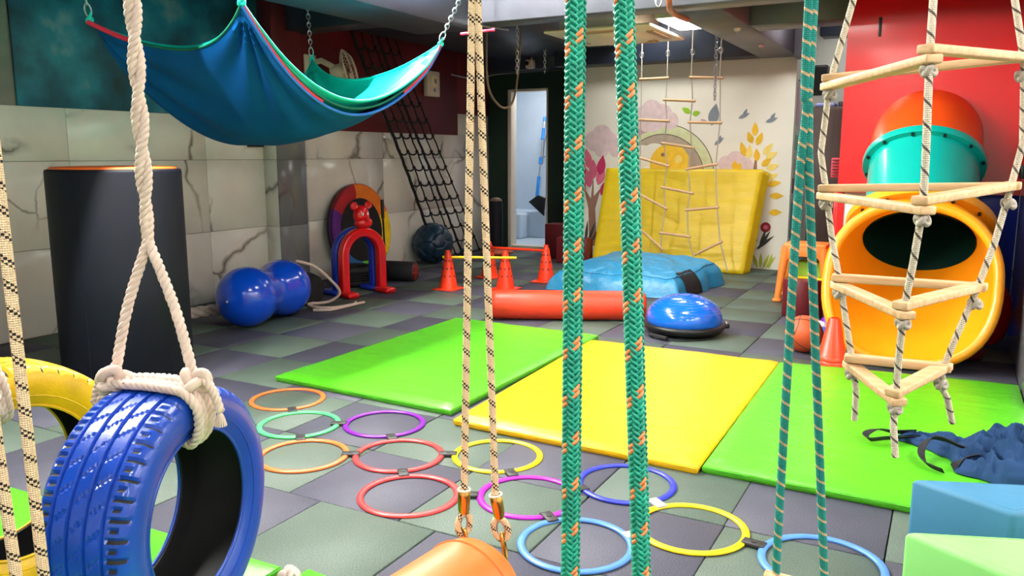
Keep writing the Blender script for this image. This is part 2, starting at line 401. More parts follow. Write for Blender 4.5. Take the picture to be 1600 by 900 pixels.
def braid(A, B, R, pitch, NS=8, orange=(0, 1), per=64, sides=6, mb=None):
    """plaited rope between two points: real strands that go over and under; returns MB with materials 0 dark, 1 orange, 2 pale"""
    mb = mb or MB(); A = Vector(A); B = Vector(B); Ln = (B-A).length; d = (B-A).normalized(); x = d.orthogonal().normalized(); y = d.cross(x)
    n = int(Ln/pitch*per)+1; t = np.arange(n+1)*(Ln/n)/pitch
    X = np.array(x); Y = np.array(y); Dv = np.array(d); A0 = np.array(A)
    for sgn in (1, -1):
        for i in range(NS):
            th = 2*PI*i/NS+sgn*2*PI*t
            rr = R*0.82+sgn*R*0.12*np.cos(PI*NS*t+sgn*PI*i-sgn*PI/4)
            er = np.cos(th)[:, None]*X+np.sin(th)[:, None]*Y; et = -np.sin(th)[:, None]*X+np.cos(th)[:, None]*Y
            c = A0+(t*pitch)[:, None]*Dv+rr[:, None]*er
            hw = R*0.36; hh = R*0.20
            # flattened strand cross-section
            tang = (Dv[None, :]*pitch+sgn*2*PI*R*et); tang /= np.linalg.norm(tang, axis=1)[:, None]
            side = np.cross(tang, er)
            ring = [c+side*(hw*0.62*math.cos(2*PI*j/sides+PI/2))+er*(hh*math.sin(2*PI*j/sides+PI/2)) for j in range(sides)]
            V = np.stack(ring, 1).reshape(-1, 3)
            idx = np.arange(n)[:, None]*sides; F = []
            for j in range(sides):
                j2 = (j+1) % sides
                F.append(np.concatenate([idx+j, idx+j2, idx+sides+j2, idx+sides+j], 1))
            mi = 1 if (sgn == 1 and i in orange) else 0
            o = len(mb.v); F = (np.concatenate(F)+o).tolist()
            mb.v += V.tolist(); mb.f += F; mb.mi += [mi]*len(F); mb.sm += [True]*len(F); mb.uv += [None]*len(F)
    return mb
def chain(mb, A, B, ln=0.032, r=0.0035, wd=0.011, mi=0):
    A = Vector(A); B = Vector(B); d = (B-A).normalized(); n = max(2, int((B-A).length/(ln*0.74))); x = d.orthogonal().normalized(); y = d.cross(x)
    for i in range(n):
        c = A+(B-A)*((i+0.5)/n); a = x if i % 2 else y; pts = []
        for k in range(12):
            th = 2*PI*k/12; pts.append(c+a*(wd*math.cos(th))+d*((ln/2)*math.sin(th)))
        mb.tube(pts, r, 5, mi, closed=True)
def knot(mb, c, R, rope, mi=0, seed=0, M4=None):
    """overhand-knot-like lump of rope turns"""
    pts = []
    for k in range(40):
        t = 2*PI*k/40; pts.append((c[0]+R*(math.sin(t)+2*math.sin(2*t))/3, c[1]+R*(math.cos(t)-2*math.cos(2*t))/3, c[2]-R*math.sin(3*t)/1.6))
    mb.tube(pts, rope, 6, mi, closed=True, M4=M4)

# ================================================================== SETTING
floor = struct('floor', MB().box(-5.7, 2.7, -2.6, 11.2, -0.06, -0.016), 'sub', at=(-1.5, 4, 0))
tile_me = {}
def tile_mesh(k):
    mb = MB().box(-0.248, 0.248, -0.248, 0.248, -0.014, 0.0, 0.003, seg=1)
    o = build('rubber_tile', mb, 'tile_g' if k == 0 else 'tile_p', floor, world=False); return o
protos = [tile_mesh(0), tile_mesh(1)]; used = [False, False]
fw = (-math.sin(math.radians(28.4)), math.cos(math.radians(28.4))); rt = (math.cos(math.radians(28.4)), math.sin(math.radians(28.4)))
ntile = 0
for j in range(-1, 17):
    for i in range(-12, 5):
        cx = -0.0975+0.5*i+0.25+(0.156 if j < 1 else 0.0); cy = 1.625+0.5*j+0.25-0.0
        if not (-5.75 < cx < 2.6 and cy < 9.75): continue
        d = cx*fw[0]+cy*fw[1]; l = cx*rt[0]+cy*rt[1]
        if d < 0.9 or abs(l) > 0.66*d+0.75: continue
        if cy < 4.5 and cx > 1.5: continue
        if cy > 4.6 and cx > 0.7: continue
        k = (i+j) % 2
        if random.random() < 0.06 and cy > 5: k = 1-k
        if used[k]: o = protos[k].copy(); COL.objects.link(o); o.parent = floor
        else: o = protos[k]; used[k] = True
        o.location = (cx+1.5+random.uniform(-.002, .002), cy-4+random.uniform(-.002, .002), random.uniform(-.0012, .0012)); o.rotation_euler = (0, 0, random.choice((0, PI/2, PI))); ntile += 1
# plain rubber carries on outside the tiled view
# ---- left wall, tiled in marble
wl = struct('wall_left', MB().box(-5.62, -5.505, -2.6, 9.7, 0, 2.75), 'grout', at=(-5.5, 3, 0))
def marble_panel(y0, y1, z0, z1, x=-5.49):
    return build('marble_panel', MB().box(x-0.014, x, y0+0.0015, y1-0.0015, z0+0.0015, z1-0.0015, 0.002, seg=1), 'marble', wl)
Y = -2.4
k = 0
while Y < 8.9:
    y1 = min(Y+1.2, 8.92)
    marble_panel(Y, y1, 0.0, 0.6); marble_panel(Y, y1, 0.6, 1.2)
    top = 1.566 if y1 < 5.3 else 1.48
    if y1 <= 3.3: marble_panel(Y, y1, 1.2, 1.8); marble_panel(Y, y1, 1.8, 2.4)
    else: marble_panel(Y, y1, 1.2, top)
    Y = y1
build('teal_painted_band', MB().box(-5.50, -5.482, 3.27, 5.45, 1.566, 2.62, 0.004, seg=1), 'teal_band', wl)
build('maroon_painted_band', MB().box(-5.50, -5.482, 5.45, 8.72, 1.48, 2.62, 0.004, seg=1), 'maroon', wl)
build('marble_panel', MB().box(-5.50, -5.485, 8.73, 9.48, 1.48, 1.74, 0.003, seg=1), 'marble', wl)
build('maroon_painted_band', MB().box(-5.50, -5.484, 8.72, 9.5, 1.74, 2.62, 0.003, seg=1), 'maroon', wl)
build('marble_panel', MB().box(-5.50, -5.49, 8.92, 9.5, 0, 1.48, 0.003, seg=1), 'marble', wl)
# ---- engaged column on the left wall
wc = struct('wall_column', MB().box(-5.49, -5.33, 5.452, 5.80, 0, 2.75), 'grout', at=(-5.4, 5.6, 0))
for z0, z1 in ((0, 0.6), (0.6, 1.2), (1.2, 1.48)):
    build('marble_panel', MB().box(-5.489, -5.331, 5.44, 5.452, z0+.001, z1-.001, 0.002, seg=1), 'marble', wc)
    build('grey_marble_panel', MB().box(-5.33, -5.318, 5.441, 5.80, z0+.001, z1-.001, 0.002, seg=1), 'marble_grey', wc, label='grey marble facing on the room side')
build('maroon_painted_band', MB().box(-5.485, -5.322, 5.438, 5.806, 1.48, 2.7, 0.003, seg=1), 'maroon', wc)
# ---- far walls
wb = MB().box(-5.62, -5.14, 9.5, 9.6, 0, 2.75).box(-4.62, -4.19, 9.5, 9.6, 0, 2.75).box(-5.14, -4.62, 9.5, 9.6, 2.05, 2.75)
struct('wall_back', wb, 'green_wall', at=(-4.9, 9.5, 0))
d1 = struct('door_1', MB().box(-5.185, -5.135, 9.47, 9.62, 0, 2.07, 0.004).box(-4.632, -4.612, 9.485, 9.62, 0, 2.06, 0.003).box(-5.14, -4.62, 9.485, 9.62, 2.045, 2.075, 0.003), 'off_white', at=(-4.9, 9.5, 0))
build('door_sill', MB().box(-5.14, -4.62, 9.47, 9.62, -0.01, 0.05, 0.006), 'off_white', d1)
wm = struct('wall_mural', MB().box(-4.19, -1.53, 9.08, 9.2, 0, 2.75).box(-4.19, -4.07, 9.2, 9.5, 0, 2.75), 'cream', at=(-2.9, 9.08, 0))
struct('wall_alcove', MB().box(-1.65, -1.53, 9.2, 10.4, 0, 2.75).box(-1.53, 0.6, 10.3, 10.4, 0, 2.75), 'white', at=(-1.5, 9.8, 0))
# bathroom behind the door
struct('wall_bathroom', MB().box(-6.1, -3.6, 11.0, 11.1, 0, 2.6).box(-6.1, -6.0, 9.62, 11.0, 0, 2.6).box(-3.7, -3.6, 9.62, 11.0, 0, 2.6).box(-6.1, -3.6, 9.62, 11.1, 2.5, 2.6).box(-6.1, -3.6, 9.62, 11.0, -0.01, 0.03), 'bath', at=(-4.9, 10.4, 0))
struct('trim_1', MB().box(-6.0, -3.7, 10.62, 11.0, 0.03, 0.42, 0.02), 'bath', at=(-4.9, 10.8, 0))
# red front of the slide house with a round opening, panels below it
def wall_with_hole(x0, x1, z0, z1, yf, yb, c, r, n=48):
    mb = MB(); out = []; inn = []
    for i in range(n):
        a = 2*PI*i/n+PI/4; ca, sa = math.cos(a), math.sin(a)
        s = min(((x1-c[0])/ca if ca > 1e-6 else (x0-c[0])/ca if ca < -1e-6 else 9), ((z1-c[1])/sa if sa > 1e-6 else (z0-c[1])/sa if sa < -1e-6 else 9))
        out.append((c[0]+ca*s, c[1]+sa*s)); inn.append((c[0]+ca*r, c[1]+sa*r))
    # make sure the corners are hit
    for cx, cz in ((x0, z0), (x0, z1), (x1, z0), (x1, z1)):
        k = min(range(n), key=lambda i: (out[i][0]-cx)**2+(out[i][1]-cz)**2); out[k] = (cx, cz)
    vs = [(x, yf, z) for x, z in out]+[(x, yf, z) for x, z in inn]+[(x, yb, z) for x, z in out]+[(x, yb, z) for x, z in inn]
    fs = []
    for i in range(n):
        j = (i+1) % n
        fs += [[i, j, n+j, n+i], [2*n+j, 2*n+i, 3*n+i, 3*n+j], [n+i, n+j, 3*n+j, 3*n+i], [j, i, 2*n+i, 2*n+j]]
    return mb.add(vs, fs, smooth=False)
rw = struct('wall_slide_house', wall_with_hole(-0.745, 0.40, 0.974, 2.75, 6.4, 6.46, (-0.19, 1.337), 0.338), 'red_wall', at=(-0.2, 6.4, 0))
build('side_panel', MB().box(-0.745, -0.70, 6.462, 8.0, 0, 2.7), 'red_wall', rw)
build('red_edge_post', MB().box(-0.775, -0.735, 6.47, 6.56, 0, 0.974, 0.005), 'red_wall', rw)
build('pale_panel', MB().box(-0.733, -0.30, 6.47, 6.50, 0, 0.974, 0.004), 'pink_panel', rw, label='pale pink panel below the red front')
build('blue_panel', MB().box(-0.295, 0.40, 6.47, 6.50, 0, 0.974, 0.004), 'blue_panel', rw, label='blue panel below the red front')
build('slot', MB().box(-0.545, -0.525, 6.395, 6.41, 2.06, 2.19, 0.002), 'black', rw, label='black vertical slot')
wr = struct('wall_right', MB().box(0.41, 0.5, 4.55, 10.4, 0, 2.75), 'mirror', at=(0.41, 5.5, 0))
build('acrylic_panel', MB().box(0.40, 0.409, 4.55, 6.39, 0.0, 2.6, 0.002, seg=1), 'mirror', wr)
struct('wall_right_near', MB().box(0.41, 2.7, 4.45, 4.55, 0, 2.75).box(2.6, 2.7, -2.6, 4.45, 0, 2.75), 'white', at=(2.6, 1, 0))
struct('wall_rear', MB().box(-5.62, 2.7, -2.7, -2.6, 0, 2.75), 'white', at=(-1.5, -2.6, 0))
# ---- ceiling
ce = struct('ceiling', MB().box(-5.7, 2.7, -2.7, 11.2, 2.75, 2.85), 'ceil', at=(-1.5, 4, 2.75))
build('crossbeam', MB().box(-3.4, 0.45, 5.62, 5.88, 2.25, 2.75, 0.006, seg=1), 'beam', ce)
build('crossbeam', MB().box(-5.5, -3.4, 5.62, 5.88, 2.33, 2.75, 0.006, seg=1), 'beam_dark', ce)
build('long_beam', MB().box(-1.9, -1.52, 5.88, 9.08, 2.25, 2.75, 0.006, seg=1), 'beam', ce)
build('long_beam', MB().box(-3.9, -3.4, -2.6, 5.62, 2.20, 2.75, 0.006, seg=1), 'beam_dark', ce)
build('long_beam', MB().box(-5.2, -3.4, 5.88, 9.5, 2.42, 2.75, 0.006, seg=1), 'beam_dark', ce)
build('crossbeam', MB().box(-4.19, -1.9, 8.78, 9.08, 2.25, 2.75, 0.006, seg=1), 'beam_dark', ce)
build('crossbeam', MB().box(-5.5, -4.19, 9.2, 9.5, 2.28, 2.75, 0.006, seg=1), 'beam_dark', ce)
build('crossbeam', MB().box(-1.52, -0.76, 6.76, 7.1, 2.25, 2.75, 0.006, seg=1), 'beam', ce)
build('beam_end', MB().box(-1.53, -1.36, 8.8, 9.1, 2.22, 2.75, 0.006, seg=1), 'beam', ce)
build('crossbeam', MB().box(-1.3, -0.7, 8.9, 9.2, 2.42, 2.75, 0.006, seg=1), 'beam_dark', ce)

# ================================================================== LAMPS (one in view, others inferred or added out of view)
def square_lamp(x, y, z, label, sx=0.6, sy=0.6, group='square ceiling lamps'):
    t = thing('ceiling_light', label, 'lamp', (x, y, z), group)
    fr = MB().box(-sx/2-.02, sx/2+.02, -sy/2-.02, sy/2+.02, 0.012, 0.05, 0.004)
    build('lamp_frame', fr, 'off_white', t, world=False)
    build('diffuser', MB().box(-sx/2, sx/2, -sy/2, sy/2, 0, 0.012, 0.003), 'panel_on', t, world=False)
    return t
square_lamp(-2.05, 6.74, 2.295, 'lit white ceiling lamp beside the slate beam, above the rope ladder', 0.24, 0.60)
for x, y, lb in ((-0.9, -0.5, 'behind the camera'), (-1.15, 2.4, 'over the floor rings'), (-1.15, 4.4, 'over the yellow mat'), (1.0, 0.6, 'right of the camera'), (-0.9, -1.9, 'far behind the camera'), (1.6, -1.0, 'behind the camera on the right')):
    square_lamp(x, y, 2.69, 'unseen square ceiling lamp assumed above the frame, '+lb)  # unseen lamps, placed to light the room and the near ropes
square_lamp(-1.14, 7.9, 2.69, 'added square ceiling lamp hidden in the bay right of the slate beam', 0.5, 0.5)  # added out of view to brighten the mural wall
square_lamp(-2.9, 8.15, 2.70, 'added square ceiling lamp hidden behind the air conditioner', 0.7, 0.4)  # second added lamp lifting the mural wall, out of view
square_lamp(-1.0, 9.75, 2.69, 'square ceiling lamp over the stool and dark cabinet', 0.24, 0.24)
for x, y, lb in ((1.9, 3.4, 'by the right wall, further one'), (1.9, 1.6, 'by the right wall, nearer one')):
    square_lamp(x, y, 2.55, 'unseen square ceiling lamp assumed above the frame, '+lb, 0.6, 1.2)  # added out of view to brighten the left marble wall
square_lamp(-4.9, 10.2, 2.44, 'square ceiling lamp inside the bathroom', 0.6, 0.5)
for y, lb in ((1.2, 'nearest the camera'), (2.9, 'in the middle'), (4.6, 'furthest back')):  # added tubes that throw the beam's shadow edge onto the left floor
    t = thing('added_tube_light', 'added narrow tube lamp, unseen beside the long dark beam, '+lb, 'lamp', (-3.24, y, 2.71), 'added tube lamps beside the beam')
    build('lamp_base', MB().box(-.025, .025, -.62, .62, .015, .038, .004), 'off_white', t, world=False)
    build('tube', MB().tube([(0, -.6, 0), (0, .6, 0)], .014, 10), 'tube_on', t, world=False)

# ================================================================== ON THE FLOOR
# ---- flat mats
def mat_slab(name, quad, mt, label, group='flat exercise mats', h=0.045):
    cx = sum(p[0] for p in quad)/4; cy = sum(p[1] for p in quad)/4
    t = thing(name, label, 'mat', (cx, cy, 0), group)
    # cover: gridded top with shallow wrinkles
    A, B, C_, D_ = [Vector((x, y, 0)) for x, y in quad]
    n = 34; m = 44
    def top(u, v):
        p = A*(1-u)*(1-v)+B*u*(1-v)+C_*u*v+D_*(1-u)*v
        e = min(u*1.15, (1-u)*1.15, v*1.8, (1-v)*1.8); ed = min(1, e/0.035)
        z = h-0.014*(1-ed)**2
        z += 0.0035*ed*noise.noise((p.x*5+p.y*2, p.y*1.6, 1.0))+0.0016*ed*noise.noise((p.x*17-p.y*9, p.y*6, 4.0))
        return (p.x, p.y, z)
    mb = MB().surf(top, n, m)
    rim = [top(i/(n-1), 0) for i in range(n)]+[top(1, j/(m-1)) for j in range(1, m)]+[top(1-i/(n-1), 1) for i in range(1, n)]+[top(0, 1-j/(m-1)) for j in range(1, m-1)]
    c = Vector((cx, cy, 0)); k = len(rim); vs = []
    for x, y, z in rim:
        o = (Vector((x, y, 0))-c).normalized()
        w = 0.001+0.001*math.sin(x*31+y*27)
        for zz, ex in ((z, 0), (0.026, w+0.003), (0.012, w+0.001), (0.002, -0.004)): vs.append((x+o.x*ex, y+o.y*ex, zz))
    fs = []
    for i in range(k):
        j = (i+1) % k
        for q in range(3): fs.append([i*4+q, i*4+q+1, j*4+q+1, j*4+q])
    mb.add(vs, fs)
    build('vinyl_cover', mb, mt, t)
    sm = [(x+(x-cx)*0.003, y+(y-cy)*0.003, 0.0245) for x, y, z in rim]
    build('side_seam', MB().tube(sm, 0.0022, 5, closed=True), mt, t)
    return t
mat_slab('exercise_mat', [(-3.232, 3.215), (-2.05, 3.165), (-2.045, 5.018), (-3.218, 5.06)], 'v_green', 'lime green floor mat left of the yellow mat, its sheen broken by fine creases')
mat_slab('exercise_mat', [(-1.962, 3.06), (-0.80, 3.015), (-0.832, 4.865), (-2.036, 4.865)], 'v_yellow', 'bright yellow floor mat lying between two green mats')
mat_slab('exercise_mat', [(-0.786, 3.045), (0.40, 3.015), (0.388, 4.964), (-0.824, 4.867)], 'v_green', 'lime green floor mat right of the yellow mat, under the navy cloth bundle')
mat_slab('exercise_mat', [(-3.6, 0.44), (-1.685, 0.46), (-1.685, 1.655), (-3.6, 1.60)], 'v_green', 'lime green floor mat under the hanging blue tyre')
mat_slab('exercise_mat', [(-1.575, 0.40), (-0.45, 0.40), (-0.45, 1.60), (-1.60, 1.685)], 'v_green', 'lime green floor mat at the bottom edge, only its back corner in view')

# ---- agility rings and their clips
flat('ring_orange', srgb(240, 116, 56)); flat('ring_green', srgb(80, 226, 120)); flat('ring_purple', srgb(118, 24, 168)); flat('ring_red', srgb(240, 62, 62))
flat('ring_yellow', srgb(250, 212, 10)); flat('ring_magenta', srgb(176, 20, 178)); flat('ring_navy', srgb(40, 52, 190)); flat('ring_sky', srgb(78, 132, 212))
for k in ('orange', 'green', 'purple', 'red', 'yellow', 'magenta', 'navy', 'sky'):
    M['ring_'+k].node_tree.nodes['Principled BSDF'].inputs['Roughness'].default_value = 0.35
def ring(x, y, colr, label):
    prof = [(0.1665, 0.001), (0.1905, 0.001), (0.1915, 0.004), (0.1895, 0.008), (0.1785, 0.0105), (0.1675, 0.008), (0.1655, 0.004)]
    mb = MB().lathe(prof, 56, closed=True)
    o = build('agility_ring', mb, 'ring_'+colr, None, (x, y, 0.001), world=False); o.rotation_euler = (0, 0, random.uniform(0, 1))
    return tag(o, label, 'ring', 'agility rings linked on the floor')
ring(-2.928, 2.988, 'orange', 'orange floor ring furthest back, in front of the left green mat')
ring(-2.599, 2.718, 'green', 'light green floor ring, the only green one')
ring(-2.254, 2.915, 'purple', 'dark purple floor ring nearest the left green mat')
ring(-2.307, 2.428, 'orange', 'orange floor ring partly hidden by the blue tyre')
ring(-1.956, 2.620, 'red', 'red floor ring in front of the purple ring, further of the two red ones')
ring(-1.683, 2.311, 'red', 'red floor ring nearer the camera of the two red ones')
ring(-1.590, 2.812, 'yellow', 'yellow floor ring beside the front left corner of the yellow mat')
ring(-1.288, 2.510, 'magenta', 'magenta floor ring behind the fleck ropes')
ring(-1.014, 2.795, 'navy', 'royal blue floor ring in front of the yellow mat')
ring(-0.984, 2.255, 'sky', 'sky blue floor ring behind the thick left turquoise rope')
ring(-0.689, 2.545, 'yellow', 'yellow floor ring right of the thick turquoise ropes')
ring(-0.266, 2.500, 'sky', 'sky blue floor ring furthest right, under the thin turquoise ropes')
clips = [(-2.772, 2.857, -2.928, 2.988, 'clip between the back orange ring and the green ring', 0), (-2.438, 2.81, -2.254, 2.915, 'clip between the green ring and the dark purple ring', 0),
 (-2.457, 2.575, -2.307, 2.428, 'clip between the green ring and the nearer orange ring', 0), (-2.137, 2.529, -2.307, 2.428, 'clip between the nearer orange ring and the further red ring', 0),
 (-2.107, 2.773, -2.254, 2.915, 'clip between the dark purple ring and the further red ring', 0), (-1.821, 2.465, -1.683, 2.311, 'clip between the two red rings', 0),
 (-1.778, 2.723, -1.59, 2.812, 'clip between the further red ring and the back yellow ring', 0), (-1.445, 2.665, -1.288, 2.51, 'clip between the back yellow ring and the magenta ring', 0),
 (-1.487, 2.41, -1.288, 2.51, 'clip between the nearer red ring and the magenta ring', 0), (-1.142, 2.383, -0.984, 2.255, 'clip between the magenta ring and the sky blue ring behind the rope', 0),
 (-1.15, 2.652, -1.014, 2.795, 'clip between the magenta ring and the royal blue ring', 0), (-0.838, 2.40, -0.984, 2.255, 'silvery clip between the left sky blue ring and the right yellow ring', 1),
 (-0.85, 2.67, -1.014, 2.795, 'silvery clip between the royal blue ring and the right yellow ring', 1), (-0.477, 2.525, -0.266, 2.50, 'clip between the right yellow ring and the rightmost sky blue ring', 0)]
M['clip_dark'] = pm('clip_dark_plastic', srgb(44, 42, 42), 0.5); M['clip_silver'] = pm('clip_silver_plastic', srgb(190, 188, 184), 0.3, metal=0.3)
for x, y, tx, ty, lb, sv in clips:
    t = thing('ring_clip', ('dark plastic ' if not sv else '')+lb, 'clip', (x, y, 0.0), 'clips joining the floor rings')
    t.rotation_euler = (0, 0, math.atan2(ty-y, tx-x))
    cm = 'clip_silver' if sv else 'clip_dark'
    build('clip_body', MB().box(-0.037, 0.037, -0.021, 0.021, 0.002, 0.0145, 0.003), cm, t, world=False)
    build('clip_boss', MB().cyl(0.009, 0.0143, 0.0165, 12), cm, t, world=False)

# ---- cones with bars
def cone(x, y, label):
    t = thing('training_cone', label, 'cone', (x, y, 0), 'perforated hurdle cones')
    build('cone_body', MB().lathe([(0.088, 0.012), (0.084, 0.03), (0.030, 0.33), (0.022, 0.345), (0.022, 0.365), (0.017, 0.367), (0.016, 0.34)], 28), 'p_cone', t, world=False)
    build('base_plate', MB().box(-0.115, 0.115, -0.115, 0.115, 0, 0.014, 0.005), 'p_cone', t, world=False)
    for z in (0.13, 0.20, 0.27):
        r = 0.084-0.054*(z-0.03)/0.30
        for k in range(8):
            a = 2*PI*(k+(0.5 if z == 0.20 else 0))/8
            if math.sin(a-0.5) > 0.6: continue
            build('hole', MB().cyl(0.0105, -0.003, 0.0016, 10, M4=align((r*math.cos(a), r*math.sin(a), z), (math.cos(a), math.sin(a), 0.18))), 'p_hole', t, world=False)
    return t
c1 = cone(-4.083, 6.30, 'orange red cone at the left end of the yellow bar')
dup(c1, (-3.609, 6.545, 0), 'orange red cone at the right end of the yellow bar')
dup(c1, (-4.12, 7.135, 0), 'orange red cone at the left end of the orange bar')
dup(c1, (-3.48, 7.144, 0), 'orange red cone at the right end of the orange bar, beside the blue crash bag')
def bar(a, b, mt, label):
    return tag(build('hurdle_bar', MB().tube([a, b], 0.0125, 14), mt, None, a), label, 'bar')
bar((-4.13, 6.28, 0.302), (-3.50, 6.56, 0.302), 'p_yellow', 'yellow plastic bar resting across the two front cones')
bar((-4.16, 7.115, 0.31), (-3.45, 7.125, 0.31), 'p_cone', 'orange red plastic bar resting across the two rear cones')

# ---- red bolster roll
A = Vector((-3.045, 5.30, 0.112)); B = Vector((-1.985, 5.80, 0.112)); d = (B-A).normalized(); L_ = (B-A).length
t = thing('bolster', 'long coral red vinyl roll lying behind the green and yellow mats', 'bolster', tuple(((A+B)/2)*1)); t.location.z = 0
mb = MB(); n = 40; prof = [(0.0, 0.012), (0.05, 0.004), (0.085, 0.0), (0.100, 0.012), (0.109, 0.04), (0.111, 0.10), (0.112, L_/2), (0.111, L_-0.10), (0.109, L_-0.04), (0.100, L_-0.012), (0.085, L_), (0.05, L_-.004), (0, L_-.012)]
mb.lathe(prof, n, M4=align(A, d)); build('vinyl_cover', mb, 'v_red', t)
mb = MB()
for k in range(18):
    a = 2*PI*k/18; M4 = align(A, d)
    mb.tube([M4 @ Vector((0.060*math.cos(a), 0.060*math.sin(a), 0.001)), M4 @ Vector((0.098*math.cos(a), 0.098*math.sin(a), 0.007)), M4 @ Vector((0.111*math.cos(a), 0.111*math.sin(a), 0.055))], [0.002, 0.005, 0.001], 5)
build('gathered_pleats', mb, 'v_red', t)

# ---- half balance ball
t = thing('balance_dome', 'glossy blue half balance ball dome on a black base beside the red roll', 'balance ball', (-1.60, 5.52, 0))
pr = [(0.250, 0.066), (0.262, 0.085), (0.264, 0.11)]
for i in range(1, 17):
    a = i/16*PI/2; pr.append((0.264*math.cos(a), 0.11+0.165*math.sin(a)))
build('dome', MB().lathe(pr, 56), 'bosu_blue', t, world=False)
mb = MB()
for r_, z_ in ((0.05, 0.2735), (0.10, 0.2635), (0.135, 0.2525), (0.16, 0.241), (0.185, 0.2275), (0.205, 0.2135), (0.225, 0.197), (0.24, 0.179), (0.252, 0.159)):
    mb.tube([(r_*math.cos(2*PI*k/48), r_*math.sin(2*PI*k/48), z_) for k in range(48)], 0.0022, 5, closed=True)
build('grip_rib', mb, 'bosu_blue', t, world=False, label='concentric grip ribs')
build('base_ring', MB().lathe([(0, 0.02), (0.22, 0.015), (0.265, 0.03), (0.285, 0.05), (0.285, 0.066), (0.275, 0.078), (0.25, 0.078)], 48), 'black', t, world=False)
for s_ in (0.35, 0.35+PI):
    h_ = build('strap_handle', MB().box(-0.03, 0.03, -0.016, 0.016, 0.04, 0.075, 0.008, M4=Matrix.Rotation(s_, 4, 'Z') @ Matrix.Translation((0.283, 0, 0))), 'black', t, world=False)
    build('buckle', MB().sphere((0.29*math.cos(s_), 0.29*math.sin(s_), 0.075), 0.014, 0, 12, 8), 'steel', h_, world=False)
build('resistance_cord', MB().tube(smooth_path([(0.28*math.cos(.35), 0.28*math.sin(.35), .045), (0.24, -0.10, .012), (0.10, -0.28, .008), (-0.04, -0.31, .008), (-0.12, -0.29, .010)], 8), 0.005, 6), 'black', t, world=False)
build('cord_grip', MB().tube([(-0.16, -0.255, .018), (-0.02, -0.325, .018)], 0.016, 10), 'black_fab', t, world=False)

# ---- blue crash bag
cz = thing('crash_bag', 'big sky blue crumpled crash bag with a black patch in front of the yellow mat', 'crash bag', (-2.6, 7.3, 0))
QA, QB, QC, QD = Vector((-3.26, 6.72, 0)), Vector((-2.03, 6.78, 0)), Vector((-1.90, 7.80, 0)), Vector((-3.22, 8.22, 0))
def bagtop(u, v, off=0.0):
    p = QA*(1-u)*(1-v)+QB*u*(1-v)+QC*u*v+QD*(1-u)*v
    e = min(u, 1-u, v, 1-v); ed = min(1, e/0.10); ed = math.sqrt(max(0, 1-(1-ed)**2))
    h = 0.20+0.05*v+0.05*math.sin(PI*min(1, u*1.1))*math.sin(PI*v)
    if u < 0.25: h *= 0.86+0.56*u
    n1 = noise.noise((u*3.1, v*3.3, 0.3)); n2 = abs(noise.noise((u*6+v*3, v*5-u*2, 2.2))); n3 = abs(noise.noise((u*13-v*6, v*9+u*3, 5.1)))
    z = (h+0.025*n1-0.030*n2-0.030*max(0, 0.18-n3)*2*(1-v)+0.0)*ed
    bul = 0.05*(1-ed)*(0.5+noise.noise((u*5, v*5, 8)))
    c = Vector((-2.6, 7.35, 0)); o = (p-c).normalized()
    return (p.x+o.x*bul, p.y+o.y*bul, max(0.004, z+off*ed))
def bagpt(u, v):   # u,v beyond the rim run down to the floor
    return bagtop(0.5+0.5*math.copysign(min(1, abs(2*u-1))**0.85, u-.5), 0.5+0.5*math.copysign(min(1, abs(2*v-1))**0.85, v-.5))
build('vinyl_cover', MB().surf(bagpt, 84, 84), 'v_blue', cz)
def patch(u, v):
    x, y, z = bagtop(1-0.085*u**2.2, 0.16+0.30*v); c = Vector((-2.6, 7.35, 0)); o = (Vector((x, y, 0))-c).normalized()
    return (x+o.x*0.007, y+o.y*0.007, z+0.006*u)
build('black_patch', MB().surf(patch, 22, 16), 'black_fab', cz, label='black fabric patch on the right side')
build('top_seam', MB().tube([Vector(bagtop(*uv))+Vector((0, 0, .004)) for uv in [(0.06+0.88*k/40, 0.055) for k in range(41)]+[(0.945, 0.055+0.88*k/40) for k in range(1, 41)]], 0.006, 5), 'v_blue', cz)

# ---- folded yellow mats leaning on the mural wall
t = thing('folded_mat', 'mustard yellow thick folded mat leaning on the mural wall', 'mat', (-2.7, 8.7, 0))
lean = math.atan2(0.30, 1.08)
for k in range(4):
    o = 0.052*k
    M4 = Matrix.Translation((0, 8.555+o, 0.0)) @ Matrix.Rotation(-lean, 4, 'X') @ Matrix.Rotation(PI/2, 4, 'X')
    sh = 0.012*k
    mb = MB()
    def mp(u, v, k=k, M4=M4, sh=sh, s=1):
        x0 = -3.585+0.04*v; x1 = -1.87+0.10*v+sh; x = x0+(x1-x0)*u; zz = 0.004+v*(1.125-0.012*k)
        e = min(min(u, 1-u)*1.75, min(v, 1-v)*1.1); ed = min(1, e/0.02); th = 0.024*math.sqrt(max(0.0, 1-(1-ed)**2))
        b = 0.006*noise.noise((x*2.2, zz*3.2, k))*ed
        if s > 0: b -= 0.018*abs(noise.noise((x*1.5+zz*2.4, zz*7-x*1.5, 3)))*ed*(1-v)*1.2
        return M4 @ Vector((x, zz, s*th+b))
    mb.surf(lambda u, v: mp(u, v), 60, 50).surf(lambda u, v: mp(u, v, s=-1), 30, 24, flip=True)
    build('mat_layer', mb, 'v_mustard', t)

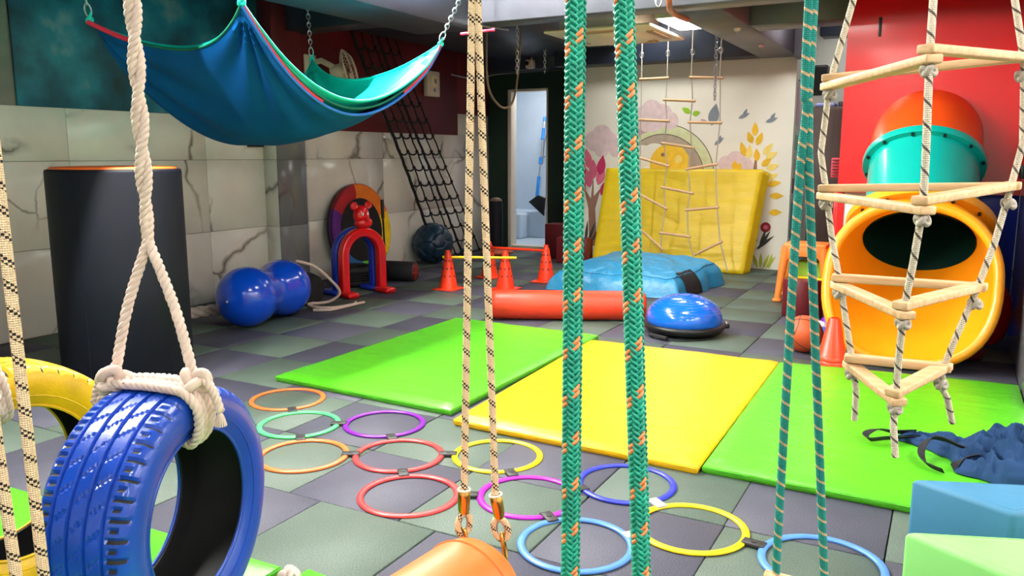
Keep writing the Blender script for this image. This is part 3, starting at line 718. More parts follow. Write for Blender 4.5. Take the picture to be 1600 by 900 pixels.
# ---- peanut ball
t = thing('peanut_ball', 'shiny blue peanut-shaped exercise ball by the marble wall', 'ball', (-4.5, 4.42, 0))
A = Vector((-4.47, 4.20, 0.222)); B = Vector((-4.54, 4.63, 0.222)); d = (B-A).normalized(); pr = []; rr_ = 0.22; Ln = (B-A).length
for i in range(49):
    s_ = -rr_+(Ln+2*rr_)*i/48
    a1 = math.sqrt(max(0, rr_*rr_-s_*s_)); a2 = math.sqrt(max(0, rr_*rr_-(s_-Ln)**2))
    k_ = 40; r_ = math.log(math.exp(k_*a1)+math.exp(k_*a2)-1+1e-9)/k_ if max(a1, a2) > 0 else 0
    neck = 0.150+0.45*(s_-Ln/2)**2*4
    if 0 < s_ < Ln: q_ = abs(s_-Ln/2)/(Ln/2); r_ = 0.178+(rr_-0.178)*(3*q_*q_-2*q_**3)
    pr.append((min(r_, rr_*1.0), s_))
build('ball_body', MB().lathe(pr, 48, M4=align(A, d)), 'ball_blue', t)
build('valve_plug', MB().cyl(0.008, -0.002, 0.004, 12, M4=align(A-d*rr_, -d)), 'off_white', t)
mb = MB()
for s_, r_ in ((Ln/2, 0.151), (Ln/2-0.05, 0.158), (Ln/2+0.05, 0.158)):
    M4 = align(A+d*s_, d); mb.tube([M4 @ Vector((r_*math.cos(2*PI*k/40), r_*math.sin(2*PI*k/40), 0)) for k in range(40)], 0.0025, 5, closed=True)
build('waist_rib', mb, 'ball_blue', t)

# ---- arches with animal head
def arch(name, c0, c1, foot, mt, label, head=False):
    c0 = Vector(c0); c1 = Vector(c1); mid = (c0+c1)/2; x = (c1-c0).normalized(); hw = (c1-c0).length/2; y = Vector((0, 0, 1)).cross(x)
    t = thing(name, label, 'arch', tuple(mid)); P = []
    for k in range(9): P.append(c0+Vector((0, 0, 0.02+0.34*k/8)))
    for k in range(1, 20): P.append(mid+x*(-hw*math.cos(PI*k/20))+Vector((0, 0, 0.36+hw*1.0*math.sin(PI*k/20))))
    for k in range(9): P.append(c1+Vector((0, 0, 0.36-0.34*k/8)))
    def sec(u, v):
        i = u*(len(P)-1); i0 = int(min(i, len(P)-2)); p = P[i0].lerp(P[i0+1], i-i0); tg = (P[i0+1]-P[i0]).normalized(); nn = y.cross(tg)
        a = 2*PI*v; ca, sa = math.cos(a), math.sin(a); pw = lambda q: math.copysign(abs(q)**0.45, q)
        return p+nn*0.042*pw(ca)+y*0.040*pw(sa)
    build('hoop', MB().surf(sec, 90, 25), mt, t)
    for c in (c0, c1):
        M4 = Matrix.Translation(c) @ Matrix.Rotation(math.atan2(y.y, y.x), 4, 'Z')
        build('foot', MB().box(foot[0], foot[1], -0.06, 0.06, 0, 0.05, 0.022, M4=M4), mt, t)
    if head:
        top = mid+Vector((0, 0, 0.36+hw))
        H = Matrix.Translation(top) @ Matrix((x, y, Vector((0, 0, 1)))).transposed().to_4x4()
        mb = MB()
        mb.sphere((0, 0, 0.15), 0.085, 0, 24, 16, (0.92, 0.7, 1.05), H)
        mb.sphere((0, -0.03, 0.085), 0.072, 0, 24, 16, (1.25, 0.8, 0.75), H)
        mb.prism([(-0.055, 0.085), (0.055, 0.085), (0.0, 0.0)], -0.03, 0.03, 0, H @ Matrix.Rotation(PI/2, 4, 'X'), bev=0.008)
        hd = build('bear_head', mb, mt, t, label='bear head on top of the red arch')
        for s_ in (-1, 1):
            build('ear', MB().sphere((s_*0.075, 0, 0.235), 0.038, 0, 18, 12, (1, 0.5, 1), H).lathe([(0.0, 0), (0.02, 0.002), (0.026, 0.006)], 14, 0, H @ Matrix.Translation((s_*0.075, -0.018, 0.235)) @ Matrix.Rotation(PI/2, 4, 'X')), mt, hd)
            build('eye', MB().sphere((s_*0.026, -0.062, 0.165), 0.012, 0, 12, 8, (0.8, 0.5, 1.3), H), 'off_white', hd)
        build('nose', MB().sphere((0, -0.087, 0.115), 0.016, 0, 14, 8, (1.3, 0.8, 0.8), H), mt, hd)
        build('mouth', MB().tube([H @ Vector((0.05*s/6, -0.088+0.012*(s/6)**2*1.0, 0.066+0.014*(s/6)**2)) for s in range(-6, 7)], 0.0035, 6), 'p_red', hd)
    return t
arch('play_arch', (-4.665, 5.515, 0), (-4.56, 5.905, 0), (-0.15, 0.048), 'p_red', 'red plastic play arch topped by a bear head', True)
arch('play_arch', (-4.765, 5.542, 0), (-4.66, 5.932, 0), (-0.048, 0.17), 'p_blue', 'blue plastic play arch standing right behind the red one')

# ---- rainbow round tunnel panel leaning on the wall
t = thing('rainbow_wheel', 'round rainbow ring with black centre leaning on marble wall behind the arches', 'play wheel', (-5.36, 6.62, 0))
cen = Vector((-5.365, 6.62, 0.475)); tl = 0.10
MW = Matrix.Translation(cen) @ Matrix.Rotation(-tl, 4, 'Y') @ Matrix.Rotation(PI/2, 4, 'Y') @ Matrix.Rotation(PI/2, 4, 'Z')   # local x = along +Y, local y = up, z = +X
build('rim', MB().lathe([(0.44, -0.03), (0.472, -0.03), (0.472, 0.03), (0.44, 0.03)], 64, closed=True, M4=MW), 'black', t)
build('black_centre', MB().cyl(0.325, -0.02, 0.03, 48, M4=MW), 'black_fab', t)
for nm, a0, a1, c_ in (('orange', 22, 98, srgb(232, 120, 28)), ('red', 98, 150, srgb(176, 24, 36)), ('purple', 150, 205, srgb(92, 26, 128)), ('blue', 205, 262, srgb(24, 90, 150)), ('green', 262, 322, srgb(96, 196, 50)), ('yellow', 322, 382, srgb(240, 200, 10))):
    M['wheel_'+nm] = pm('wheel_cloth_'+nm, c_, 0.75, 0.1, 12, 0.2, 200)
    P = [(0.315, 0.02), (0.39, 0.045), (0.466, 0.04), (0.476, 0.0)]
    def sg(u, v, a0=a0, a1=a1, P=P):
        a = math.radians(a0+(a1-a0)*u); q = v*(len(P)-1); i = int(min(q, len(P)-2)); r, z = P[i][0]+(P[i+1][0]-P[i][0])*(q-i), P[i][1]+(P[i+1][1]-P[i][1])*(q-i)
        return MW @ Vector((r*math.cos(a), r*math.sin(a), z))
    build('cloth_segment', MB().surf(sg, 16, 8), 'wheel_'+nm, t, label=nm+' cloth segment')
tag(build('exercise_pole', MB().tube([(-5.08, 6.66, 0.0), (-5.10, 6.66, 0.62)], 0.010, 8).tube([(-5.10, 6.66, 0.60), (-5.105, 6.66, 0.79)], 0.017, 10), 'black', None, (-5.08, 6.66, 0)), 'thin black pole with thicker grip upright before the rainbow ring', 'pole')
# ---- black roll with red end
A = Vector((-4.96, 6.46, 0.10)); B = Vector((-4.62, 6.535, 0.10)); d = (B-A).normalized()
t = thing('foam_roller', 'black roll with red end lying on the floor behind the arches', 'roller', tuple(((A+B)/2)-Vector((0, 0, .10))))
build('roller_body', MB().lathe([(0, 0), (0.09, 0), (0.098, 0.01), (0.098, (B-A).length-0.006), (0.092, (B-A).length), (0.08, (B-A).length-.004)], 32, M4=align(A, d)), 'rubber', t)
build('red_end_cap', MB().lathe([(0.084, -0.004), (0.08, 0.003), (0.03, 0.006), (0.0, 0.006)], 32, M4=align(B, d)), 'v_maroon', t, label='dull red end cap')
for k in range(5):
    a = 2*PI*k/5; Mx = align(B, d); build('end_crease', MB().tube([Mx @ Vector((0.012*math.cos(a), .012*math.sin(a), .006)), Mx @ Vector((0.075*math.cos(a), .075*math.sin(a), .005))], 0.003, 5), 'v_red', t)
# ---- tyres, black, lying behind the arch
def flat_tyre(x, y, z, R, wd, label):
    t = thing('car_tyre', label, 'tyre', (x, y, z))
    pr = [(R*0.64, 0.02), (R*0.70, 0.005), (R*0.86, 0.0), (R*0.95, 0.02), (R, 0.04)]
    k = 5
    for i in range(k):
        z0 = 0.04+(wd-0.08)*i/k; z1 = 0.04+(wd-0.08)*(i+1)/k; pr += [(R, z0+0.004), (R, z1-0.008), (R-0.010, z1-0.006), (R-0.010, z1-0.001)]
    pr += [(R, wd-0.04), (R*0.95, wd-0.02), (R*0.86, wd), (R*0.70, wd-0.005), (R*0.64, wd-0.02), (R*0.66, wd-.05), (R*0.9, wd*0.7), (R*0.9, wd*0.3), (R*0.66, .05)]
    build('tread', MB().lathe(pr, 72, closed=True), 'rubber', t, world=False); return t
ty = flat_tyre(-5.02, 6.08, 0.0, 0.20, 0.19, 'black car tyre lying flat, seen through the red arch')
t = thing('rebounder', 'low black round cushion behind the blue peanut ball', 'cushion', (-5.0, 5.08, 0))
build('cushion_body', MB().lathe([(0, 0), (0.33, 0), (0.35, 0.03), (0.355, 0.12), (0.34, 0.19), (0.28, 0.225), (0, 0.235)], 40), 'black_fab', t, world=False)
build('steel_ring', MB().tube([(0.0+0.018*math.cos(2*PI*k/14), 0.05, 0.252+0.018*math.sin(2*PI*k/14)) for k in range(14)], 0.004, 6, closed=True), 'steel', t, world=False)
build('edge_piping', MB().tube([(0.352*math.cos(2*PI*k/48), 0.352*math.sin(2*PI*k/48), 0.14) for k in range(48)], 0.006, 5, closed=True), 'black_fab', t, world=False)
# ---- heavy dark ball with panels
def panel_ball(name, c, R, mt, label, cat, seam):
    t = thing(name, label, cat, (c[0], c[1], 0))
    bm = bmesh.new(); bmesh.ops.create_icosphere(bm, subdivisions=1, radius=1)
    bmesh.ops.bevel(bm, geom=bm.verts[:], offset=33.3, offset_type='PERCENT', affect='VERTICES', segments=1)
    bmesh.ops.inset_individual(bm, faces=bm.faces[:], thickness=0.035, depth=0.0)
    tag_ = [f for f in bm.faces]
    bmesh.ops.triangulate(bm, faces=bm.faces[:]); bmesh.ops.subdivide_edges(bm, edges=bm.edges[:], cuts=3, use_grid_fill=True)
    dirs = [f for f in []]
    ico = bmesh.new(); bmesh.ops.create_icosphere(ico, subdivisions=1, radius=1); ce_ = [v.co.normalized() for v in ico.verts]+[f.calc_center_median().normalized() for f in ico.faces]; ico.free()
    for v in bm.verts:
        n_ = v.co.normalized(); ds = sorted((-(n_.dot(q)) for q in ce_)); gap = (ds[1]-ds[0]); r = R*(1-0.06*max(0, 1-gap/0.05)**1.5)
        v.co = n_*r+Vector((c[0], c[1], c[2]))
    build('ball_panels', MB().bm(bm), mt, t)
    return t
panel_ball('slam_ball', (-5.235, 7.76, 0.235), 0.235, 'gym_navy', 'big dark teal panelled ball on the floor below the climbing net', 'ball', None)
# ---- ropes lying about the peanut ball
def rope_on_floor(pts, r, mt, label, name='floor_rope'):
    mb = MB(); twist(mb, smooth_path(pts, 8), r, r*5, 3, 0, 6)
    return tag(build(name, mb, mt, None, pts[0]), label, 'rope')
rope_on_floor([(-4.60, 4.86, 0.40), (-4.56, 5.02, 0.34), (-4.50, 5.14, 0.22), (-4.47, 5.22, 0.10), (-4.56, 5.18, 0.02), (-4.66, 5.05, 0.014), (-4.50, 4.96, 0.014), (-4.36, 5.02, 0.014), (-4.32, 5.22, 0.014), (-4.37, 5.30, 0.014)], 0.012, 'cotton', 'white cotton rope looping over the peanut ball onto the floor')
rope_on_floor([(-4.30, 5.33, 0.014), (-4.31, 5.10, 0.014), (-4.33, 4.93, 0.014), (-4.44, 4.86, 0.014)], 0.012, 'cotton', 'white cotton rope end lying in front of the red arch foot')
rope_on_floor([(-5.05, 3.75, 0.06), (-4.95, 4.0, 0.075), (-4.82, 4.2, 0.09), (-4.72, 4.32, 0.09)], 0.045, 'cotton', 'thick pale rope end on the floor left of the peanut ball', 'thick_rope')
# ---- tall black barrel
t = thing('foam_barrel', 'tall black padded barrel with an orange top by the marble wall', 'barrel', (-3.98, 2.86, 0))
R_ = 0.335
build('vinyl_side', MB().lathe([(R_-0.02, 0.0), (R_, 0.015), (R_, 0.6), (R_, 1.155), (R_-0.004, 1.168), (R_-0.02, 1.172)], 64), 'v_navy', t, world=False)
build('orange_top', MB().lathe([(R_-0.019, 1.166), (R_-0.019, 1.176), (R_-0.03, 1.183), (0.2, 1.186), (0, 1.186)], 64), 'v_orange', t, world=False, label='orange vinyl top')
build('side_seam', MB().tube([(R_*math.cos(-1.2), R_*math.sin(-1.2), 0.02), (R_*math.cos(-1.2), R_*math.sin(-1.2), 1.15)], 0.003, 5), 'v_navy', t, world=False)
# ---- things round the green wall
t = thing('punch_bag', 'small navy standing punch bag with a brown cap before the green wall', 'punch bag', (-5.10, 9.0, 0))
build('bag_body', MB().lathe([(0, 0.02), (0.085, 0.0), (0.088, 0.3), (0.088, 0.62), (0.08, 0.66)], 28), 'v_navy', t, world=False)
build('brown_cap', MB().lathe([(0.081, 0.655), (0.074, 0.68), (0.04, 0.70), (0, 0.705)], 28), 'brown_cable', t, world=False)
tag(build('balance_board', MB().lathe([(0, 0.03), (0.17, 0.03), (0.20, 0.045), (0.20, 0.06), (0.185, 0.068), (0, 0.07)], 40).lathe([(0.06, 0), (0.08, 0.03)], 20), 'leather', None, (-4.90, 8.68, 0), world=False), 'flat brown round balance board on the floor before the doorway', 'board')
tag(build('foam_block', MB().box(-4.30, -4.05, 8.78, 9.02, 0, 0.42, 0.012), 'v_maroon', None, (-4.17, 8.9, 0)), 'upright dark maroon block where green wall meets mural', 'block')
tag(build('foam_block', MB().box(-3.99, -3.60, 8.45, 8.62, 0, 0.30, 0.012), 'v_maroon', None, (-3.8, 8.55, 0)), 'low maroon block between the crash bag and the yellow mat', 'block')
for i, (x, y, r, m_, lb) in enumerate(((-5.22, 8.42, 0.055, 'gym_navy', 'small dark ball beside the foot of the climbing net'), (-5.12, 8.33, 0.05, 'leather', 'small brown ball beside the foot of the climbing net'))):
    tag(build('small_ball', MB().sphere((0, 0, r), r), m_, None, (x, y, 0), world=False), lb, 'ball')
# bathroom things
t = thing('mop', 'blue handled mop leaning in the lit doorway of the bathroom', 'mop', (-5.28, 10.5, 0.42))
build('handle', MB().tube([(-5.31, 10.58, 0.62), (-5.36, 10.93, 1.78)], 0.012, 8), 'steel', t)
for a, b in ((0.0, 0.26), (0.42, 0.5), (0.72, 0.86), (0.95, 1.0)):
    p = Vector((-5.31, 10.58, 0.62)); q = Vector((-5.36, 10.93, 1.78)); build('blue_grip', MB().tube([p.lerp(q, a), p.lerp(q, b)], 0.026, 10), 'mop_blue', t)
build('mop_head', MB().prism([(-0.13, 0), (0.02, 0.10), (0.14, 0.06), (0.12, -0.20)], -0.02, 0.02, 0, Matrix.Translation((-5.30, 10.56, 0.56)) @ Matrix.Rotation(PI/2, 4, 'X'), bev=0.008), 'black', t)
t = thing('toilet_cistern', 'white porcelain fixture half hidden by the right jamb of the bathroom door', 'toilet', (-5.02, 10.8, 0.42))
build('cistern', MB().lathe([(0.0, 0.0), (0.16, 0.0), (0.14, 0.06), (0.11, 0.14), (0.13, 0.26), (0.15, 0.42), (0.13, 0.62), (0.12, 0.66), (0.04, 0.68), (0, 0.68)], 28), 'porcelain', t, world=False)
build('lid', MB().cyl(0.135, 0.68, 0.71, 28, bev=0.008), 'porcelain', t, world=False)
build('flush_knob', MB().cyl(0.02, 0.71, 0.74, 12), 'steel', t, world=False)
tag(build('water_hose', MB().tube(smooth_path([(-5.42, 10.98, 1.1), (-5.36, 10.97, 1.5), (-5.2, 10.97, 1.75), (-5.0, 10.97, 1.6), (-5.2, 10.97, 1.28), (-5.42, 10.97, 1.2)], 8), 0.007, 6), 'grey_pipe', None, (-5.3, 10.97, 1.3)), 'thin grey hose looping on the bathroom wall', 'hose')
tag(build('storage_box', MB().box(-5.72, -5.46, 10.36, 10.60, 0.032, 0.40, 0.03), 'bath', None, (-5.6, 10.5, 0.03)), 'pale box on the bathroom floor left of the mop', 'box')
# ---- stool corner
t = thing('plastic_stool', 'orange plastic stool standing before the dark cabinet', 'stool', (-1.06, 7.28, 0))
build('seat', MB().box(-0.175, 0.175, -0.155, 0.155, 0.455, 0.50, 0.015), 'stool', t, world=False)
for sx in (-1, 1):
    for sy in (-1, 1):
        a = (sx*0.150, sy*0.135, 0.47); b = (sx*0.195, sy*0.18, 0.015)
        build('leg', MB().surf(lambda u, v, a=a, b=b: tuple(Vector(a).lerp(Vector(b), u)+Vector((0.030*math.cos(2*PI*v)*(1.2-0.4*u)*1.1, 0.028*math.sin(2*PI*v)*(1.2-0.4*u), 0))), 10, 17).box(b[0]-.036, b[0]+.036, b[1]-.034, b[1]+.034, 0, 0.03, 0.01), 'stool', t, world=False)
for sy in (-1, 1):
    poly = [(-0.165, 0.47), (0.165, 0.47), (0.172, 0.36), (0.13, 0.36), (0.10, 0.395), (-0.10, 0.395), (-0.13, 0.36), (-0.172, 0.36)]
    build('apron', MB().prism(poly, -0.008, 0.008, 0, Matrix.Translation((0, sy*0.158, 0)) @ Matrix.Rotation(PI/2, 4, 'X'), bev=0.004), 'stool', t, world=False)
for sx in (-1, 1):
    poly = [(-0.145, 0.47), (0.145, 0.47), (0.152, 0.36), (0.11, 0.36), (0.08, 0.395), (-0.08, 0.395), (-0.11, 0.36), (-0.152, 0.36)]
    build('apron', MB().prism(poly, -0.008, 0.008, 0, Matrix.Translation((sx*0.176, 0, 0)) @ Matrix.Rotation(PI/2, 4, 'Z') @ Matrix.Rotation(PI/2, 4, 'X'), bev=0.004), 'stool', t, world=False)
tag(build('foam_drum', MB().lathe([(0, 0), (0.148, 0), (0.153, 0.01), (0.153, 0.285), (0.149, 0.293), (0.142, 0.293), (0.140, 0.275), (0, 0.275)], 40), 'v_maroon', None, (-0.965, 6.56, 0), world=False), 'maroon bucket with a yellow inside in front of the orange stool', 'bucket')
dr = bpy.data.objects['foam_drum']; dr.name = 'bucket'; dr.data.name = 'bucket'
build('yellow_lining', MB().lathe([(0.139, 0.291), (0.137, 0.27), (0.06, 0.262), (0, 0.262)], 40), 'p_yellow', dr, world=False, label='bright yellow lining')
tag(build('green_crate', MB().box(-0.11, 0.11, -0.10, 0.10, 0.0, 0.34, 0.02), 'mur_green', None, (-1.02, 7.35, 0.0), world=False), 'green box under the orange stool', 'box')
t = thing('storage_cabinet', 'dark walnut cabinet between the posters and the red front', 'cabinet', (-1.0, 8.5, 0))
build('cabinet_body', MB().box(-1.235, -0.62, 8.30, 8.85, 0.0, 1.69, 0.004), 'wood_dark', t)
build('cabinet_door', MB().box(-1.228, -0.935, 8.282, 8.299, 0.06, 1.67, 0.003), 'wood_dark', t)
build('cabinet_door', MB().box(-0.928, -0.627, 8.282, 8.299, 0.06, 1.67, 0.003), 'wood_dark', t)
for i, (x, y, z, sx, sy, sz, c_, lb) in enumerate(((-1.13, 8.42, 1.69, .09, .10, .035, srgb(120, 130, 190), 'lilac blue folded pack on the dark cabinet'), (-0.96, 8.45, 1.69, .06, .08, .05, srgb(40, 44, 60), 'dark small case on the dark cabinet'), (-0.78, 8.42, 1.69, .10, .10, .07, srgb(40, 70, 170), 'blue pack on the dark cabinet, nearest the red front'))):
    M['pk%d' % i] = pm('pack_cloth_%d' % i, c_, 0.7); tag(build('storage_pack', MB().box(-sx, sx, -sy, sy, 0, sz, 0.012), 'pk%d' % i, None, (x, y, z), world=False), lb, 'pack', 'packs on the cabinet')
t = thing('wall_speaker', 'black wall speaker under the beam beside the alcove', 'speaker', (-1.30, 9.3, 1.95))
build('speaker_box', MB().box(-1.42, -1.24, 9.15, 9.35, 1.86, 2.16, 0.01), 'black', t)
build('bracket', MB().tube([(-1.53, 9.25, 2.02), (-1.42, 9.25, 2.02)], 0.012, 8), 'steel', t)
build('grille', MB().box(-1.41, -1.25, 9.142, 9.152, 1.88, 2.14, 0.004), 'black_fab', t)
# basketball
bx, by, br = -0.765, 5.33, 0.118
t = thing('basketball', 'brown basketball beside the orange cone behind the right green mat', 'ball', (bx, by, 0))
Rb = Matrix.Translation((bx, by, br)) @ Matrix.Rotation(0.5, 4, 'X') @ Matrix.Rotation(0.7, 4, 'Y')
build('ball_skin', MB().sphere((0, 0, 0), br, 0, 40, 26, M4=Rb), 'leather', t)
mb = MB(); q = br+0.0006
for ax in range(2): mb.tube([Rb @ Vector((q*math.cos(a), 0, q*math.sin(a)) if ax else (q*math.cos(a), q*math.sin(a), 0)) for a in [2*PI*k/60 for k in range(60)]], 0.0022, 5, closed=True)
for s_ in (-1, 1):
    pts = []
    for k in range(60):
        a = 2*PI*k/60; v_ = Vector((s_*(0.62+0.0), 0.8*math.cos(a), 0.8*math.sin(a)*0.62+0)).normalized(); pts.append(Rb @ (v_*q))
    mb.tube(pts, 0.0022, 5, closed=True)
build('seam', mb, 'black', t)
# stacked cones
t = None
for k in range(3):
    t = thing('marker_cone', 'orange sport cone nested in the stack beside the slide, ' + ('lowest', 'middle', 'topmost')[k], 'cone', (-0.550, 4.985, 0.028*k), 'nested sport cones beside the slide')
    build('cone_body', MB().lathe([(0.082, 0.0), (0.084, 0.003), (0.081, 0.025), (0.078, 0.027), (0.034, 0.24), (0.028, 0.248), (0.02, 0.249), (0.022, 0.235), (0.073, 0.025), (0.078, 0.0)], 32), 'p_cone', t, world=False)
    build('rim_band', MB().lathe([(0.083, 0.0), (0.088, 0.002), (0.0865, 0.024), (0.081, 0.027)], 32), 'p_cone', t, world=False)
for x, y, r, c_, lb in ((-0.70, 5.66, 0.055, 'bosu_blue', 'small blue ball behind the basketball'), (-0.735, 5.80, 0.06, 'porcelain', 'small white ball behind the basketball'), (-0.70, 6.02, 0.06, 'ring_purple', 'small purple ball near the bucket'), (-0.645, 5.88, 0.05, 'mur_green', 'small green ball beside the yellow slide lip')):
    tag(build('small_ball', MB().sphere((0, 0, r), r), c_, None, (x, y, 0), world=False), lb, 'ball', 'small play balls by the slide')

# ---- tube slide
def circ(c, r, tilt, n=56):
    """ring of points; tilt is how steeply the axis falls towards the camera side"""
    ups = Vector((0, -math.sin(tilt), math.cos(tilt))); return [Vector(c)+Vector((1, 0, 0))*(r*math.cos(2*PI*k/n))+ups*(r*math.sin(2*PI*k/n)) for k in range(n)]
def loft(rings, mi=0, mb=None, flip=False):
    mb = mb or MB(); n = len(rings[0]); vs = [p for r in rings for p in r]; fs = []
    for i in range(len(rings)-1):
        for j in range(n):
            q = [i*n+j, i*n+(j+1) % n, (i+1)*n+(j+1) % n, (i+1)*n+j]; fs.append(q[::-1] if flip else q)
    return mb.add(vs, fs, mi)
sl = thing('tube_slide', 'tube slide of orange, teal and yellow pieces coming out of the red front', 'slide', (-0.18, 5.6, 0))
T1 = math.radians(50); c1 = Vector((-0.19, 6.15, 1.17)); c2 = Vector((-0.17, 5.75, 0.70)); ax1 = (c1-c2).normalized()
elb = [(c1+ax1*0.0, T1), (c1+ax1*0.06, math.radians(47)), (Vector((-0.19, 6.29, 1.29)), math.radians(36)), (Vector((-0.19, 6.42, 1.345)), math.radians(18)), (Vector((-0.19, 6.62, 1.375)), math.radians(4)), (Vector((-0.19, 7.2, 1.38)), 0)]
build('orange_elbow', loft([circ(c, 0.345, a) for c, a in elb]), 'slide_o', sl, label='orange elbow piece at the red front')
fl_ = MB(); loft([circ(c1-ax1*0.02, 0.335, T1), circ(c1-ax1*0.02, 0.372, T1), circ(c1+ax1*0.012, 0.376, T1), circ(c1+ax1*0.03, 0.372, T1), circ(c1+ax1*0.03, 0.34, T1)], mb=fl_)
tf = build('teal_tube', loft([circ(c1-ax1*0.02, 0.335, T1), circ((c1+c2)/2, 0.333, T1), circ(c2, 0.333, T1)], mb=fl_), 'slide_t', sl, label='teal tube piece with a bolted flange')
for k in range(12):
    a = 2*PI*(k+0.35)/12; ups = Vector((0, -math.sin(T1), math.cos(T1))); p = c1-ax1*0.022+Vector((1, 0, 0))*(0.354*math.cos(a))+ups*(0.354*math.sin(a))
    build('bolt', MB().cyl(0.011, -0.002, 0.012, 10, M4=align(p, -ax1)), 'black', tf)
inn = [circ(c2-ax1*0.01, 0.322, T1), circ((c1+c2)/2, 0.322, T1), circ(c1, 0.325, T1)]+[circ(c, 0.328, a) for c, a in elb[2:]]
build('tube_lining', loft(inn, flip=True), 'slide_shade', sl, label='inside of the tube, its shade put into the colour')
def lip(scale=1.0, push=0.0, n=56):
    e = Vector((0, 0.33, 0.92)).normalized(); nn = Vector((0, -e.z, e.y)); c = Vector((-0.185, 5.285, 0.495)); P = []
    for k in range(n):
        a = 2*PI*k/n; ca, sa = math.cos(a), math.sin(a); pw = lambda q, s: math.copysign(abs(q)**s, q)
        wv = 0.462*(1.0 if sa < 0.2 else 1-0.10*(sa-0.2)**1.5)
        P.append(c+Vector((1, 0, 0))*(wv*scale*pw(ca, 0.78))+e*(0.485*scale*pw(sa, 0.85))+nn*push)
    return P
hole = circ(c2, 0.325, T1)
mid1 = [a.lerp(b, 0.35)+Vector((0, 0.03, -0.02*(1 if b.z < 0.6 else 0))) for a, b in zip(lip(0.94, -0.02), hole)]
mid2 = [a.lerp(b, 0.72)+Vector((0, 0.02, -0.03*(1 if b.z < 0.6 else 0))) for a, b in zip(lip(0.94, -0.02), hole)]
build('exit_chute', loft([lip(0.955, -0.005), mid1, mid2, hole], flip=True), 'slide_y', sl, label='amber exit chute')
fr = circ(c2+ax1*0.09, 0.44, T1)
out = [lip(1.0, -0.01), [a.lerp(b, 0.35)+Vector((0, 0.02, 0)) for a, b in zip(lip(1.0, -.02), fr)], [a.lerp(b, 0.75) for a, b in zip(lip(1.0, -.02), circ(c2+ax1*0.05, 0.385, T1))], circ(c2+ax1*0.05, 0.385, T1), circ(c2+ax1*0.05, 0.44, T1), circ(c2+ax1*0.11, 0.44, T1), circ(c2+ax1*0.115, 0.335, T1)]
for r_ in out:
    for p in r_: p.z = max(p.z, 0.006)
build('exit_shell', loft(out), 'slide_y', sl, label='amber outer shell with a flange round the teal tube')
lp_ = lip(0.985, 0.0)
build('rolled_lip', MB().tube(lp_, 0.031, 12, closed=True), 'slide_y', sl, label='rolled amber lip')
for k in (6, 10, 18, 22):
    p = circ(c2+ax1*0.045, 0.412, T1)[k]; build('bolt', MB().cyl(0.011, -0.002, 0.012, 10, M4=align(p, -ax1)), 'black', sl)
t = thing('red_cushion', 'round red cushion standing behind the right of the slide lip', 'cushion', (0.27, 6.02, 0))
build('cushion_body', MB().lathe([(0, -0.05), (0.18, -0.05), (0.205, -0.03), (0.21, 0), (0.205, 0.03), (0.18, 0.05), (0, 0.05)], 36, M4=Matrix.Translation((0.27, 6.06, 0.225)) @ Matrix.Rotation(0.35, 4, 'Z') @ Matrix.Rotation(PI/2, 4, 'X') @ Matrix.Diagonal((0.62, 1.05, 1, 1))), 'p_red', t)
build('edge_piping', MB().tube([(Matrix.Translation((0.27, 6.06, 0.225)) @ Matrix.Rotation(0.35, 4, 'Z') @ Matrix.Rotation(PI/2, 4, 'X') @ Matrix.Diagonal((0.62, 1.05, 1, 1))) @ Vector((0.207*math.cos(2*PI*k/36), 0.207*math.sin(2*PI*k/36), -.03)) for k in range(36)], 0.005, 5, closed=True), 'p_red', t)
tag(build('red_cushion', MB().cyl(0.075, 0, 0.26, 28, bev=0.02, M4=align((-0.02, 5.50, 0.078), (1, 0.35, 0))), 'v_maroon', None, (0.1, 5.55, 0)), 'dark red roll cushion lying under the right of the slide', 'cushion')

# ---- foam wedges lying on their sides
def wedge(poly, z0, z1, mt, label, name='foam_wedge'):
    c = (sum(p[0] for p in poly)/3, sum(p[1] for p in poly)/3, z0)
    t = thing(name, label, 'foam wedge', c, 'foam wedges on their sides')
    build('vinyl_cover', MB().prism(poly, z0, z1, bev=0.016, seg=3), mt, t)
    la = [math.dist(poly[(i+1) % 3], poly[(i+2) % 3]) for i in range(3)]; sm = sum(la)
    ic = (sum(la[i]*poly[i][0] for i in range(3))/sm, sum(la[i]*poly[i][1] for i in range(3))/sm)   # incentre: equal inset from all edges
    ar = abs((poly[1][0]-poly[0][0])*(poly[2][1]-poly[0][1])-(poly[2][0]-poly[0][0])*(poly[1][1]-poly[0][1])); k_ = 1-0.018/(ar/sm)
    q = [(ic[0]+(x-ic[0])*k_, ic[1]+(y-ic[1])*k_, z1-0.0008) for x, y in poly]; P = []
    for i in range(3): P += [lerp(q[i], q[(i+1) % 3], k/10) for k in range(10)]
    build('seam', MB().tube(P, 0.0022, 5, closed=True), mt, t)
wedge([(-0.045, 2.572), (0.212, 2.438), (0.70, 2.86)], 0.0, 0.3, 'v_teal', 'dusty blue foam wedge on its side, behind the mint green one')
wedge([(-0.045, 2.187), (0.205, 2.043), (0.70, 2.475)], 0.0, 0.3, 'v_mint', 'mint green foam wedge on its side at the bottom right')

